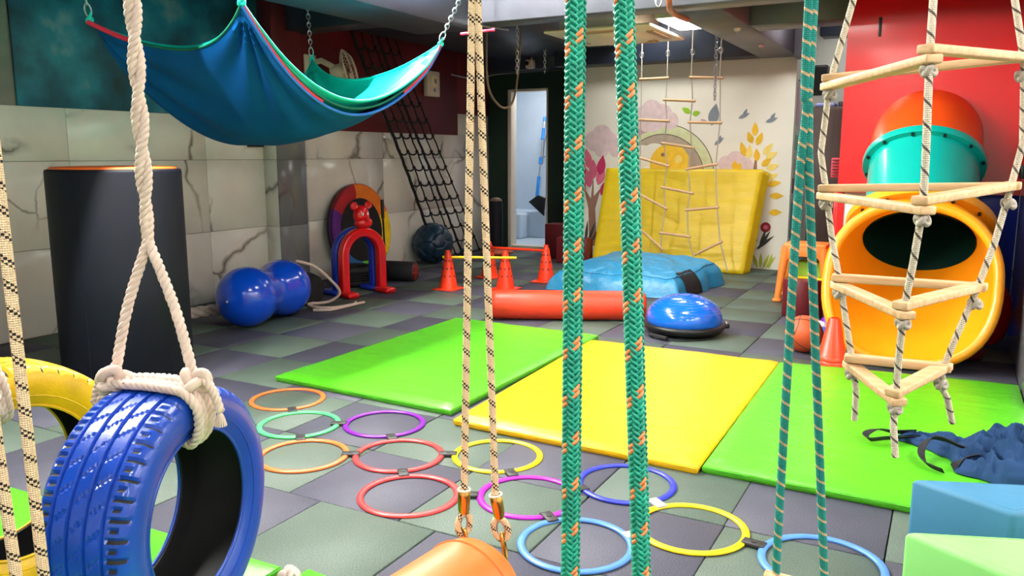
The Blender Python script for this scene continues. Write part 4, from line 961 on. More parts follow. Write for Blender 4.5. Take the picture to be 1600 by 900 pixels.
# ---- navy cloth bundle with straps
t = thing('cloth_swing_bundle', 'navy stretch cloth bundle with black straps heaped on the right green mat', 'cloth', (0.2, 3.55, 0.045))
def cloth(u, v):
    # spine runs from the narrow strap end to the heap on the right
    sp = [Vector((-0.13, 3.70, 0)), Vector((-0.02, 3.71, 0)), Vector((0.10, 3.66, 0)), Vector((0.22, 3.60, 0)), Vector((0.34, 3.56, 0)), Vector((0.50, 3.58, 0))]
    wd = [0.035, 0.075, 0.12, 0.24, 0.27, 0.16]; hh = [0.03, 0.05, 0.07, 0.15, 0.17, 0.08]
    q = u*5; i = int(min(q, 4)); f = q-i; f = f*f*(3-2*f)
    p = sp[i].lerp(sp[i+1], q-i); w_ = wd[i]+(wd[i+1]-wd[i])*f; h_ = hh[i]+(hh[i+1]-hh[i])*f
    tg = (sp[i+1]-sp[i]).normalized(); sd = Vector((-tg.y, tg.x, 0)); s_ = 2*v-1
    e = math.sqrt(max(0, 1-s_*s_)); eu = min(1, (1-u)/0.12, u/0.04); e *= math.sqrt(max(0.0, eu))
    n1 = noise.noise((u*7, v*2.2, 0.4)); fold = abs(noise.noise((u*5+v*1.5+n1, v*7.5-u*3+n1, 1.7))); fd2 = abs(noise.noise((u*9-v*3+n1, v*15+u*5+2*n1, 6.2)))
    amp = 0.35+0.65*u
    z = 0.050+h_*e*(0.62+0.75*n1*amp)+h_*1.5*e*amp*(0.30-fold)-h_*0.6*e*fd2*amp
    return (p.x+sd.x*w_*s_+0.03*amp*n1, p.y+sd.y*w_*s_+0.02*noise.noise((u*8, v*8, 3)), max(0.050, z))
build('cloth_heap', MB().surf(cloth, 150, 110), 'navy_cloth', t)
def strap(pts, wdt=0.028):
    P = smooth_path(pts, 10); mb = MB(); vs = []; k = len(P)
    for i in range(k):
        tg = (P[min(i+1, k-1)]-P[max(i-1, 0)]).normalized(); sd = Vector((0, 0, 1)).cross(tg); sd = (sd.normalized() if sd.length > .1 else Vector((1, 0, 0)))
        tw = 0.9*math.sin(i/k*5); sd = (sd*math.cos(tw)+Vector((0, 0, 1))*math.sin(tw))
        nn = tg.cross(sd)
        for a, b in ((-1, -1), (1, -1), (1, 1), (-1, 1)): vs.append(P[i]+sd*(a*wdt/2)+nn*(b*0.0018))
    fs = []
    for i in range(k-1):
        for j in range(4): fs.append([i*4+j, i*4+(j+1) % 4, (i+1)*4+(j+1) % 4, (i+1)*4+j])
    return mb.add(vs, fs, smooth=False)
build('strap', strap([(-0.03, 3.72, 0.075), (-0.10, 3.66, 0.072), (-0.17, 3.60, 0.075), (-0.225, 3.575, 0.068), (-0.245, 3.62, 0.075), (-0.205, 3.675, 0.085), (-0.14, 3.69, 0.08), (-0.06, 3.735, 0.08)]), 'black_fab', t, label='black webbing strap loop, further one')
build('strap', strap([(0.19, 3.52, 0.10), (0.11, 3.53, 0.11), (0.045, 3.56, 0.12), (-0.005, 3.555, 0.115), (-0.03, 3.49, 0.085), (-0.012, 3.40, 0.066), (0.05, 3.35, 0.062)]), 'black_fab', t, label='black webbing strap loop, nearer one')
build('strap', strap([(0.17, 3.47, 0.11), (0.11, 3.44, 0.085), (0.08, 3.40, 0.066)], 0.024), 'black_fab', t)

# ================================================================== HANGING THINGS
def tyre_swing(c, axis, R, W, mt, label, knot_label, treads=68):
    """tyre hung from a rope; axis is the horizontal axle"""
    c = Vector(c); a = Vector(axis).normalized(); up = Vector((0, 0, 1)); p = up.cross(a)
    t = thing('tyre_swing', label, 'tyre swing', (c.x, c.y, c.z-R))
    F_ = lambda ax, r, th: c+a*ax+(p*math.cos(th)+up*math.sin(th))*r
    h = W/2
    # outline across the tyre from left bead over the tread to right bead: (axial, radius, kind)
    pr = [(-h*0.86, R*0.655), (-h*0.91, R*0.68), (-h*1.02, R*0.75), (-h*1.055, R*0.83), (-h*1.045, R*0.895), (-h*1.015, R*0.925)]
    tr = []
    ns = 52
    for i in range(ns+1):
        s = -0.985+1.97*i/ns; r = R-0.007*abs(s)**2.2-0.011*max(0, (abs(s)-0.80)/0.185)**2
        tr.append((s*h, r))
    po = [(-x, r) for x, r in pr[::-1]]
    N_ = treads*4; verts = []; prof = pr+tr+po; K = len(prof); grooves = (-0.60, -0.22, 0.16, 0.56)
    dark = set()  # slot faces coloured black to stand in for the shade inside them
    for i in range(N_):
        th = 2*PI*i/N_
        for q, (x, r) in enumerate(prof):
            if len(pr) <= q < len(pr)+ns+1:
                s = x/h; g = 0
                for gx in grooves:
                    if abs(s-gx) < 0.036: g = 0.008
                if s > 0.63 or s < -0.66:      # shoulder blocks: cross slots, alternately long and short
                    if i % 6 == 0 and (0.64 < abs(s) < 0.99): g = max(g, 0.006); dark.add((i, q))
                    if i % 6 == 3 and (0.68 < abs(s) < 0.84): g = max(g, 0.005); dark.add((i, q))
                elif not g:
                    sh = int((s+1)*14)
                    if (i+sh) % 8 == 0 and (-0.55 < s < -0.28 or -0.17 < s < 0.11 or 0.22 < s < 0.50): g = 0.004
                r -= g
            elif q < len(pr)-1 or q > len(pr)+ns+1:
                ph = 0.0016*(1 if (i//2 % 5 in (0, 1, 3)) and 0.75 < r/R < 0.80 else 0); x += math.copysign(ph, x)
            verts.append(F_(x, r, th))
    fs = [[i*K+q, ((i+1) % N_)*K+q, ((i+1) % N_)*K+q+1, i*K+q+1] for i in range(N_) for q in range(K-1)]
    mb = MB().add([tuple(v) for v in verts], [f[::-1] for f in fs], smooth=True)
    mb.mi = [1 if ((i, q) in dark and (i, q+1) in dark) else 0 for i in range(N_) for q in range(K-1)]
    tb = build('tyre', mb, [mt, 'rubber'], t, label=knot_label, sharp=28)
    mb = MB(); inn = [(-h*0.86, R*0.655), (-h*0.80, R*0.66), (-h*0.92, R*0.80), (-h*0.86, R*0.90), (0, R*0.945), (h*0.86, R*0.90), (h*0.92, R*0.80), (h*0.80, R*0.66), (h*0.86, R*0.655)]
    n2 = 96; vs = [tuple(F_(x*0.985, r, 2*PI*i/n2)) for i in range(n2) for x, r in inn]; k = len(inn)
    mb.add(vs, [[i*k+q, ((i+1) % n2)*k+q, ((i+1) % n2)*k+q+1, i*k+q+1] for i in range(n2) for q in range(k-1)])
    build('tyre_inside', mb, 'rubber', t, label='bare black inside of the tyre')
    for s_ in (-1, 1):
        build('bead_rim', MB().tube([F_(s_*h*0.865, R*0.655, 2*PI*i/80) for i in range(80)], 0.005, 6, closed=True), mt, t)
        build('sidewall_ridge', MB().tube([F_(s_*h*1.0, R*0.90, 2*PI*i/96) for i in range(96)], 0.0028, 5, closed=True).tube([F_(s_*h*1.005, R*0.745, 2*PI*i/96) for i in range(96)], 0.0022, 5, closed=True), mt, t)
    return t, F_, a, p, up, c
def tyre_rope(t, F_, a, up, c, R, W, top, ceil_pt, th0=PI/2, r=0.0125):
    h = W/2
    def section(dth, grow=0.0):
        o = r+grow; P = []
        for x, rr in ((-h*0.5, R+o), (0, R+o+0.002), (h*0.5, R+o), (h*0.9, R-0.006+o), (h*1.04+o, R*0.93), (h*1.08+o, R*0.82), (h*1.0+o, R*0.69), (h*0.86, R*0.655-o*1.4), (h*0.4, R*0.70), (-h*0.4, R*0.70), (-h*0.86, R*0.655-o*1.4), (-h*1.0-o, R*0.69), (-h*1.08-o, R*0.82), (-h*1.04-o, R*0.93), (-h*0.9, R-0.006+o)):
            P.append(F_(x, rr, th0+dth+0.03*x/h))
        P.append(P[0]); return smooth_path(P, 5)
    for i, d in enumerate((-0.10, -0.03, 0.045, 0.115)):
        mb = MB(); twist(mb, section(d, 0.002*(i % 2)), r, 0.05, 3, 0, 6, phase=i); build('rope_wrap', mb, 'cotton', t)
    kl = F_(-h*0.95, R+0.022, th0+0.02); kr = F_(h*0.98, R+0.022, th0+0.02)
    for i, (q, sx) in enumerate(((kl, -1), (kr, 1))):
        mb = MB(); M4 = Matrix.Translation(q) @ Matrix.Rotation(0.6*sx, 4, 'X') @ Matrix.Rotation(0.4, 4, 'Y')
        knot(mb, (0, 0, 0.0), 0.030, r*1.05, M4=M4); knot(mb, (0.0, 0.008, -0.02), 0.026, r, M4=M4 @ Matrix.Rotation(1.2, 4, 'Z')); build('rope_knot', mb, 'cotton', t)
        mb = MB(); tail = [q+Vector((0, 0, 0)), q+a*(0.03*sx)+Vector((0, 0, 0.0)), q+a*(0.05*sx)+Vector((0, 0, -.03)), q+a*(0.062*sx)+Vector((0, 0, -.07))]
        twist(mb, smooth_path(tail, 6), r*0.9, 0.04, 3); tp = tail[-1]
        for k in range(14):
            an = 2*PI*k/14; mb.tube(smooth_path([tp, tp+Vector((0.007*math.cos(an), 0.007*math.sin(an), -.015)), tp+Vector((0.013*math.cos(an), 0.013*math.sin(an), -.038))], 3), 0.0022, 4)
        build('rope_tail', mb, 'cotton', t, label='frayed rope end')
        mb = MB(); T = Vector(top); mid = q.lerp(T, 0.5)+a*(0.012*sx)
        twist(mb, smooth_path([q, mid, T], 8), r*1.05, 0.055, 3, phase=i)
        build('rope_leg', mb, 'cotton', t)
    mb = MB(); T = Vector(top); E_ = Vector(ceil_pt)
    def plait(off):
        P = []; n = 60
        for k in range(n+1):
            f = k/n; q = T.lerp(E_, f); an = f*(E_-T).length/0.26*2*PI+off; P.append(q+Vector((math.cos(an), math.sin(an), 0))*r*0.72*min(1, f*12+.2))
        return P
    twist(mb, plait(0), r*1.0, 0.05, 3); twist(mb, plait(PI), r*1.0, 0.05, 3)
    build('main_rope', mb, 'cotton', t)
bt = tyre_swing((-1.684, 1.277, 0.367), (0.954, 0.298, 0), 0.318, 0.225, 'paint_blue', 'blue painted car tyre swing hanging on white cotton rope', 'glossy blue painted tyre')
tyre_rope(*[bt[i] for i in (0, 1, 2, 4, 5)], 0.318, 0.225, (-1.773, 1.352, 1.035), (-1.765, 1.362, 2.75))
yt = tyre_swing((-2.205, 1.19, 0.385), (0.985, -0.10, 0), 0.318, 0.20, 'paint_yel', 'yellow painted car tyre swing at the left edge, behind the blue one', 'worn yellow painted tyre', 64)
tyre_rope(*[yt[i] for i in (0, 1, 2, 4, 5)], 0.318, 0.20, (-2.40, 1.16, 1.10), (-2.40, 1.16, 2.75), th0=PI/2+0.20)
mb = MB(); twist(mb, smooth_path([(-1.60, 1.60, 0.065), (-1.575, 1.59, 0.075), (-1.545, 1.565, 0.07)], 6), 0.017, 0.05, 3); mb.sphere((-1.57, 1.585, .07), 0.024, 0, 16, 10, (1.3, .9, .8)).sphere((-1.585, 1.57, .066), 0.02, 0, 14, 10)
tag(build('rope_end', mb, 'cotton', None, (-1.57, 1.585, 0.045)), 'short white rope end lying by the corner of the front green mats', 'rope')

# ---- two thick plaited turquoise ropes close to the camera
for A_, B_, lb in (((-0.341, 0.769, 0.60), (-0.347, 0.765, 2.75), 'thick turquoise rope with orange flecks, left and straighter of the two'), ((-0.263, 0.812, 0.60), (-0.366, 0.7535, 2.75), 'thick turquoise rope with orange flecks, right and slanting of the two')):
    t = thing('braided_rope', lb, 'rope', B_, 'thick turquoise ropes near the camera')
    A_ = Vector(A_); B_ = Vector(B_)
    Mz = A_.lerp(B_, 0.46); mb = braid(A_, Mz, 0.0098, 0.052); braid(Mz, B_, 0.0098, 0.052, per=32, sides=4, mb=mb); build('braid', mb, ['b_green', 'b_orange'], t)
    mb = MB(); mb.sphere(A_, 0.012, 0, 14, 10); build('end_knot', mb, 'b_green', t)
# ---- thin turquoise trapeze
t = thing('rope_trapeze', 'thin turquoise rope pair with beige flecks, joined near the top', 'trapeze', (-0.185, 1.41, 2.75))
build('rope', MB().tube(smooth_path([(-0.216, 1.397, 2.75), (-0.2155, 1.398, 1.489), (-0.2165, 1.397, 1.33), (-0.222, 1.394, 1.157), (-0.223, 1.393, 0.515)], 14), 0.0072, 12, uv=True), 'thin_teal', t)
build('rope', MB().tube(smooth_path([(-0.219, 1.385, 2.75), (-0.222, 1.392, 1.489), (-0.214, 1.398, 1.32), (-0.203, 1.404, 1.157), (-0.145, 1.435, 0.487)], 14), 0.0072, 12, uv=True), 'thin_teal', t)
build('trapeze_bar', MB().tube([(-0.238, 1.385, 0.513), (-0.12, 1.448, 0.478)], 0.011, 14), 'wood', t)
# ---- fleck ropes carrying the orange bolster
t = thing('bolster_swing', 'orange bolster swing on two cream ropes with black flecks', 'swing', (-0.71, 1.19, 2.75))
e1 = Vector((-0.733, 1.174, 0.645)); e2 = Vector((-0.683, 1.201, 0.635))
build('rope', MB().tube([(-0.702, 1.186, 2.75), (-0.714, 1.184, 1.498), e1], 0.0066, 12, uv=True), 'tan_rope', t)
build('rope', MB().tube([(-0.720, 1.189, 2.75), (-0.7065, 1.188, 1.498), e2], 0.0066, 12, uv=True), 'tan_rope', t)
for e, dn, rot in ((e1, Vector((-0.001, -.001, -0.074)), 1.15), (e2, Vector((0.010, 0.005, -0.068)), 0.35)):
    d_ = dn.normalized(); M4 = align(e+Vector((0, 0, 0.008)), d_)
    fe = build('ferrule', MB().lathe([(0.0085, -0.002), (0.0105, 0.0), (0.0115, 0.012), (0.0105, 0.038), (0.0085, 0.044)], 20, M4=M4), 'brass', t, label='brass coloured rope ferrule')
    build('ferrule_collar', MB().tube([M4 @ Vector((0.0105*math.cos(2*PI*k/18), 0.0105*math.sin(2*PI*k/18), 0.0)) for k in range(18)], 0.0025, 6, closed=True), 'off_white', fe)
    c_ = e+d_*0.058; x_ = Vector((math.cos(rot), math.sin(rot), 0)); P = []
    for k in range(24):
        an = 2*PI*k/24; P.append(c_+x_*(0.0135*math.sin(an))+d_*(-0.021*math.cos(an)))
    build('rope_eye', MB().tube(P, 0.0055, 8, closed=True, uv=True), 'tan_rope', t)
    P = [c_+x_*(0.008*math.sin(2*PI*k/24))+d_*(-0.015*math.cos(2*PI*k/24)) for k in range(24)]
    build('thimble', MB().tube(P, 0.0022, 6, closed=True), 'steel', t)
    q = c_+d_*0.034; y_ = x_.cross(d_); P = [q+y_*(0.0085*math.cos(2*PI*k/24))+d_*(0.025*math.sin(2*PI*k/24)) for k in range(24)]
    build('carabiner', MB().tube(P, 0.0033, 7, closed=True), 'brass', t)
# the bolster itself runs from below the hooks towards the lower left
fa = Vector((-0.668, 1.152, 0.505)); dv = Vector((-0.12, -0.99, -0.02)).normalized(); Rb_ = 0.098
pr = [(0, 0.0), (0.05, 0.004), (0.078, 0.014), (0.092, 0.032), (Rb_, 0.06), (Rb_, 0.30), (0.092, 0.33), (0.07, 0.35), (0, 0.356)]
build('bolster_body', MB().lathe(pr, 56, M4=align(fa, dv, (0, 0, 1))), 'v_orange', t, label='orange vinyl bolster')
Mb = align(fa, dv, (0, 0, 1)); build('end_seam', MB().tube([Mb @ Vector((0.0985*math.cos(2*PI*k/48), 0.0985*math.sin(2*PI*k/48), 0.062)) for k in range(48)], 0.0018, 5, closed=True), 'v_orange', t)
# ---- rope pair at the left edge
t = thing('fleck_rope_pair', 'cream rope pair with black flecks at the left edge', 'rope', (-1.0, 0.55, 2.75))
build('rope', MB().tube([(-1.005, 0.553, 2.75), (-0.995, 0.561, 1.235), (-0.988, 0.565, 0.60)], 0.0072, 12, uv=True), 'tan_ropeb', t)
build('rope', MB().tube([(-1.05, 0.52, 2.75), (-1.016, 0.533, 1.092), (-1.001, 0.541, 0.60)], 0.0072, 12, uv=True), 'tan_ropeb', t)
build('rope_loop', MB().tube(smooth_path([(-0.988, 0.565, 0.61), (-0.986, 0.565, 0.57), (-0.994, 0.555, 0.545), (-1.001, 0.543, 0.57), (-1.001, 0.541, 0.61)], 6), 0.0072, 12, uv=True), 'tan_ropeb', t)

# ---- triangle rope ladder
t = thing('triangle_rope_ladder', 'climbing rope ladder of wooden triangles hanging before the tube slide', 'rope ladder', (-0.05, 1.40, 2.75))
tris = [((-0.194, 1.473, 1.368), (0.080, 1.483, 1.387), (-0.041, 1.241, 1.380)), ((-0.189, 1.471, 1.186), (0.078, 1.481, 1.194), (-0.034, 1.245, 1.181)),
        ((-0.156, 1.453, 1.037), (0.045, 1.461, 1.036), (-0.049, 1.283, 1.028)), ((-0.126, 1.435, 0.905), (0.007, 1.440, 0.905), (-0.052, 1.322, 0.888))]
def slat(a, b, dz, over=0.013, wd=0.024, th=0.0125):
    a = Vector(a); b = Vector(b); d = (b-a).normalized(); sd = Vector((0, 0, 1)).cross(d).normalized(); up_ = d.cross(sd); Ln_ = (b-a).length+2*over
    m4 = Matrix((d, sd, up_)).transposed().to_4x4(); m4.translation = (a+b)/2+Vector((0, 0, dz))
    return MB().box(-Ln_/2, Ln_/2, -wd/2, wd/2, -th/2, th/2, 0.0025, M4=m4)
tails = [(-0.118, 1.452, 0.800), (0.029, 1.50, 0.805), (-0.036, 1.36, 0.800)]
for i, tr_ in enumerate(tris):
    L_p, R_p, F_p = tr_
    build('wooden_slat', slat(L_p, R_p, 0.0066), 'wood', t); build('wooden_slat', slat(L_p, F_p, -0.0066), 'wood', t); build('wooden_slat', slat(F_p, R_p, 0.0068), 'wood', t)
    for k, v_ in enumerate(tr_):
        mb = MB(); knot(mb, (v_[0], v_[1], v_[2]-0.021), 0.0085, 0.0042); build('rope_knot', mb, 'plain_rope', t)
conv = ((-0.056, 1.405, 1.93), (-0.050, 1.410, 1.93), (-0.053, 1.398, 1.93))
for k, nm in enumerate(('L', 'R', 'F')):
    P = [conv[k]]+[tr_[k] for tr_ in tris]+[tails[k]]
    Q = [Vector(P[0])]
    for j in range(1, len(P)-1): Q.append(Vector(P[j]))
    tl_ = Vector(P[-1]); lastp = Vector(P[-2]); Q += [lastp.lerp(tl_, 0.5)+Vector((0.004*(1-k), 0.002, 0)), tl_]
    if k == 2: Q[-1] = Vector((-0.046, 1.325, 0.790)); Q[-2] = Vector((-0.052, 1.322, 0.84))
    build('rope', MB().tube(smooth_path(Q[:-1], 2)[:-1]+smooth_path(Q[-2:], 4), 0.0052, 10, uv=True), 'dash_rope', t)
build('rope', MB().tube([(-0.053, 1.404, 1.92), (-0.053, 1.404, 2.75)], 0.008, 10, uv=True), 'dash_rope', t)
mb = MB(); knot(mb, (-0.053, 1.404, 1.93), 0.018, 0.007); build('rope_knot', mb, 'plain_rope', t)

# ---- cloth hammock
t = thing('lycra_hammock', 'blue and turquoise cloth hammock hung by its four corners on chains', 'hammock', (-3.66, 3.85, 2.0))
HA, HB, HC, HD = Vector((-4.194, 2.935, 1.954)), Vector((-3.058, 2.938, 1.951)), Vector((-3.022, 4.604, 1.946)), Vector((-4.393, 4.901, 1.953))
cat_ = lambda x: 4*x*(1-x)
def ham(s, v, sag=(0.16, 0.47, 0.22, 0.62), inner=0.0, pull=(0.16, 0.06, 0.14, 0.03)):
    # s runs A to B (and D to C), v runs A to D (and B to C)
    p = HA*(1-s)*(1-v)+HB*s*(1-v)+HC*s*v+HD*(1-s)*v
    sAB, sBC, sDC, sAD = sag
    z = (1-v)*sAB*cat_(s)+v*sDC*cat_(s)+(1-s)*sAD*cat_(v)+s*sBC*cat_(v)+inner*cat_(s)*cat_(v)
    pAB, pBC, pDC, pAD = pull
    dx = (1-s)*pAD*cat_(v)-s*pBC*cat_(v); dy = (1-v)*pAB*cat_(s)-v*pDC*cat_(s)
    q = Vector((p.x+dx, p.y+dy, p.z-z))
    # fan folds near the corners
    for (cs, cv), kf in (((1, 0), 15), ((0, 0), 11), ((1, 1), 13), ((0, 1), 15)):
        a_ = abs(s-cs); b_ = abs(v-cv); rad = math.hypot(a_, b_); an = math.atan2(b_, a_+1e-6)
        amp = 0.040*min(1, rad/0.10)*math.exp(-rad/0.34); q += Vector((0.42*(1 if cs else -1), -0.6*(1 if cv == 0 else -1), -0.5))*amp*math.sin(kf*an+0.8*math.sin(3*an))
    return q
build('outer_cloth', MB().surf(lambda s, v: ham(s, v, inner=-0.10), 90, 100), 'hammock_out', t, label='royal blue outer layer')
def ham_in(s, v):
    q = ham(s, v, sag=(0.14, 0.405, 0.20, 0.60), inner=-0.09, pull=(0.17, 0.05, 0.15, 0.04)); q.z += 0.006; return q
build('inner_cloth', MB().surf(ham_in, 80, 90), 'hammock_in', t, label='turquoise inner layer')
edge = lambda f, n=70: [f(i/n) for i in range(n+1)]
o_ = lambda p, dx=0, dy=0, dz=0: p+Vector((dx, dy, dz))
build('hem', MB().tube(edge(lambda q: o_(ham(1, q, inner=0), .004, 0, -.004)), 0.0085, 8), 'hem_blue', t, label='bright blue hem')
build('hem', MB().tube(edge(lambda q: o_(ham(1, 0.35*q, inner=0), .006, -.004, .010)), 0.0085, 8), 'hem_pink', t, label='pink red hem')
build('hem', MB().tube(edge(lambda q: o_(ham(1, 0.78+0.22*q, inner=0), .006, -.004, .010)), 0.008, 8), 'hem_pink', t, label='pink red hem')
build('hem', MB().tube(edge(lambda q: o_(ham(1, q, inner=0, sag=(.16, .45, .22, .62)), .0, .004, .012)), 0.0075, 8), 'hem_green', t, label='dark green hem')
build('hem', MB().tube(edge(lambda q: o_(ham_in(1, q), .004, 0, .004)), 0.009, 8), 'hammock_in', t, label='turquoise hem')
build('hem', MB().tube(edge(lambda q: o_(ham(q, 0, inner=0), 0, -.004, .004)), 0.007, 8), 'hem_green', t, label='dark green hem')
build('hem', MB().tube(edge(lambda q: o_(ham(0.2*q, 0, inner=0), 0, -.012, .0)), 0.013, 8), 'hem_pink', t, label='pink red hem')
build('hem', MB().tube(edge(lambda q: o_(ham_in(q, 1), 0, 0, .004)), 0.009, 8), 'hammock_in', t, label='turquoise hem')
for q in (HA, HB, HC, HD):
    mb = MB(); knot(mb, tuple(q+Vector((0, 0, .012))), 0.015, 0.009); mb.tube([q+Vector((0, 0, .02)), q+Vector((.03, -.01, .05))], [.012, .004], 6); build('cloth_knot', mb, 'hammock_in', t)
for q, e, lb in ((HA, (-4.02, 2.70, 2.75), 'A'), (HB, (-3.04, 2.97, 2.75), 'B'), (HC, (-2.84, 5.0, 2.75), 'C'), (HD, (-4.42, 4.88, 2.75), 'D')):
    q = q+Vector((0, 0, 0.03)); e = Vector(e); d_ = (e-q).normalized()
    mb = MB(); x_ = d_.orthogonal().normalized(); mb.tube([q+d_*0.035+x_*(0.016*math.cos(2*PI*k/20))+d_*(0.035*math.sin(2*PI*k/20)) for k in range(20)], 0.0045, 6, closed=True); build('carabiner', mb, 'steel', t)
    mb = MB(); chain(mb, q+d_*0.065, e, 0.040, 0.0040, 0.0125); build('chain', mb, 'steel', t)

# ---- black climbing net along the left wall
t = thing('climbing_net', 'black rope climbing net slanting down along the marble wall', 'net', (-5.28, 7.7, 0))
def netp(f, h):      # f across, h 0 at the ceiling .. 1 at the floor
    y0, y1 = 6.55+0.72*f, 7.90+0.98*f; x = -5.34+0.05*math.sin(PI*h)+0.06*h; z = 2.40*(1-h)+0.05
    y = y0+(y1-y0)*(h**1.12)+0.06*math.sin(PI*h)*(0.5-f)
    return Vector((x, y, z))
cols = (0.0, 0.20, 0.42, 0.57, 0.79, 1.0); rows = [0.05+0.95*i/13 for i in range(14)]
for i, f in enumerate(cols):
    r_ = 0.017 if i in (0,) else (0.014 if i == 3 else 0.0085)
    mb = MB(); mb.tube([netp(f, k/40)+Vector((0, 0.006*math.sin(k*1.9+i), 0)) for k in range(41)], r_, 7); build('net_upright', mb, 'net', t)
for j, h in enumerate(rows):
    mb = MB()
    for i in range(len(cols)-1):
        a_ = netp(cols[i], h); b_ = netp(cols[i+1], min(1, h+0.004)); P = []
        for k in range(9):
            q = k/8; p_ = a_.lerp(b_, q); p_ = p_+Vector((0.0, 0, -0.045*4*q*(1-q)*(1-0.5*h))); P.append(p_)
        mb.tube(P, 0.0095, 6)
    build('net_row', mb, 'net', t)
    for f in cols: build('net_knot', MB().sphere(netp(f, h), 0.019, 0, 8, 6), 'net', t)
# ---- wooden rung rope ladder on four ropes
t = thing('rope_ladder_net', 'four-rope ladder with staggered wooden rungs in front of the yellow mat', 'rope ladder', (-2.55, 8.35, 2.75))
RX = ([(-2.972, 2.75), (-2.968, 2.02), (-2.966, 1.607), (-2.962, 1.206), (-2.945, 0.812), (-2.925, 0.435), (-2.922, 0.12)],
      [(-2.69, 2.75), (-2.69, 2.02), (-2.70, 1.80), (-2.68, 1.59), (-2.70, 1.36), (-2.66, 1.13), (-2.69, 0.90), (-2.665, 0.68), (-2.70, 0.417), (-2.70, 0.12)],
      [(-2.431, 2.75), (-2.435, 2.02), (-2.415, 1.79), (-2.434, 1.57), (-2.41, 1.32), (-2.437, 1.095), (-2.405, 0.85), (-2.428, 0.671), (-2.41, 0.395), (-2.33, 0.12)],
      [(-2.145, 2.75), (-2.14, 2.0), (-2.125, 1.56), (-2.15, 1.143), (-2.12, 0.707), (-2.073, 0.353), (-1.98, 0.04)])
ysl = lambda z: 8.35
for P in RX: build('rope', MB().tube([(x, ysl(z), z) for x, z in P], 0.0062, 7, uv=True), 'plain_rope', t)
rungs = [(-2.99, 2.022, -2.67, 2.025), (-2.99, 1.607, -2.65, 1.585), (-2.985, 1.212, -2.64, 1.12), (-2.965, 0.825, -2.645, 0.672), (-2.94, 0.445, -2.68, 0.24),
         (-2.725, 1.806, -2.385, 1.782), (-2.73, 1.362, -2.375, 1.31), (-2.715, 0.902, -2.37, 0.843), (-2.725, 0.42, -2.385, 0.39),
         (-2.455, 2.02, -2.11, 2.0), (-2.455, 1.572, -2.105, 1.558), (-2.46, 1.09, -2.13, 1.148), (-2.45, 0.668, -2.10, 0.71), (-2.335, 0.205, -2.05, 0.36)]
for x0, z0, x1, z1 in rungs: build('rung', MB().tube([(x0, 8.35, z0), (x1, 8.35, z1)], 0.0145, 10), 'wood', t)
for P in RX:
    mb = MB(); x, z = P[0]; mb.tube([(x+0.02*math.cos(2*PI*k/16), 8.35, 2.27+0.03*math.sin(2*PI*k/16)) for k in range(16)], 0.005, 6, closed=True); build('hanging_ring', mb, 'steel', t)
# ---- loose chains, hooks
def hang_chain(a, b, label, ln=0.045, r=0.0045, wd=0.014, m='steel'):
    mb = MB(); chain(mb, a, b, ln, r, wd); return tag(build('chain', mb, m, None, b), label, 'chain', 'chains from the ceiling')
hang_chain((-1.985, 7.58, 1.74), (-2.0, 7.60, 2.75), 'steel chain hanging beside the rightmost rope of the wooden ladder')
hang_chain((-4.20, 8.55, 2.16), (-4.20, 8.55, 2.75), 'short steel chain hanging left of the thick left turquoise rope')
hang_chain((-3.625, 6.80, 1.98), (-3.625, 6.80, 2.75), 'dark thin chain beside the looped brown hose')
t = thing('hook', 'steel shackle hanging from the beam above the ceiling air conditioner', 'hook', (-1.83, 5.45, 2.75))
mb = MB(); chain(mb, (-1.83, 5.45, 2.28), (-1.83, 5.45, 2.75), 0.05, 0.006, 0.016); build('chain', mb, 'steel', t)
build('shackle', MB().tube([(-1.83+0.02*math.cos(2*PI*k/16), 5.45, 2.255+0.03*math.sin(2*PI*k/16)) for k in range(16)], 0.006, 6, closed=True), 'steel', t)
tag(build('brown_hose', MB().tube(smooth_path([(-3.655, 6.295, 2.41), (-3.655, 6.295, 2.343), (-3.607, 6.229, 1.852), (-3.604, 6.427, 1.673), (-3.617, 6.653, 1.685), (-3.631, 6.79, 1.837), (-3.625, 6.86, 2.20), (-3.621, 6.883, 2.41)], 10), 0.010, 8), 'brown_cable', None, (-3.62, 6.5, 2.4)), 'brown hose looping down from the ceiling before the doorway', 'hose')
tag(build('copper_pipe', MB().tube(smooth_path([(-1.69, 5.20, 2.60), (-1.691, 5.234, 2.24), (-1.779, 5.583, 2.205), (-1.778, 5.95, 2.205)], 8), 0.020, 10).tube([(-1.66, 5.20, 2.60), (-1.66, 5.23, 2.22)], 0.008, 8), 'copper', None, (-1.7, 5.6, 2.22)), 'copper coloured pipe bending under the beam by the lit lamp', 'pipe')
tag(build('conduit', MB().tube([(-3.378, 5.60, 2.75), (-3.378, 5.60, 2.24)], 0.013, 8).tube([(-3.378, 5.60, 2.24), (-3.25, 5.95, 2.235)], 0.008, 8).box(-3.41, -3.34, 5.575, 5.62, 2.225, 2.265, 0.006), 'grey_pipe', None, (-3.378, 5.6, 2.3)), 'grey conduit running down the beam face', 'conduit')
tag(build('wall_conduit', MB().tube(smooth_path([(-5.46, 8.55, 2.20), (-5.45, 9.1, 2.19), (-5.35, 9.46, 2.27), (-4.8, 9.46, 2.285), (-4.22, 9.46, 2.29)], 6), 0.010, 7), 'grey_pipe', None, (-4.8, 9.46, 2.28)), 'thin pale conduit along the top of the green wall', 'conduit')
tag(build('pink_clamp', MB().tube([(-3.30, 5.30, 2.125), (-3.09, 5.41, 2.155)], 0.011, 8).tube([(-3.09, 5.41, 2.155), (-3.075, 5.418, 2.157)], 0.014, 10).tube([(-3.2, 5.355, 2.14), (-3.2, 5.36, 2.75)], 0.004, 6), 'hem_pink', None, (-3.2, 5.36, 2.2)), 'dull pink rod under the ceiling beside the fleck ropes', 'rod')
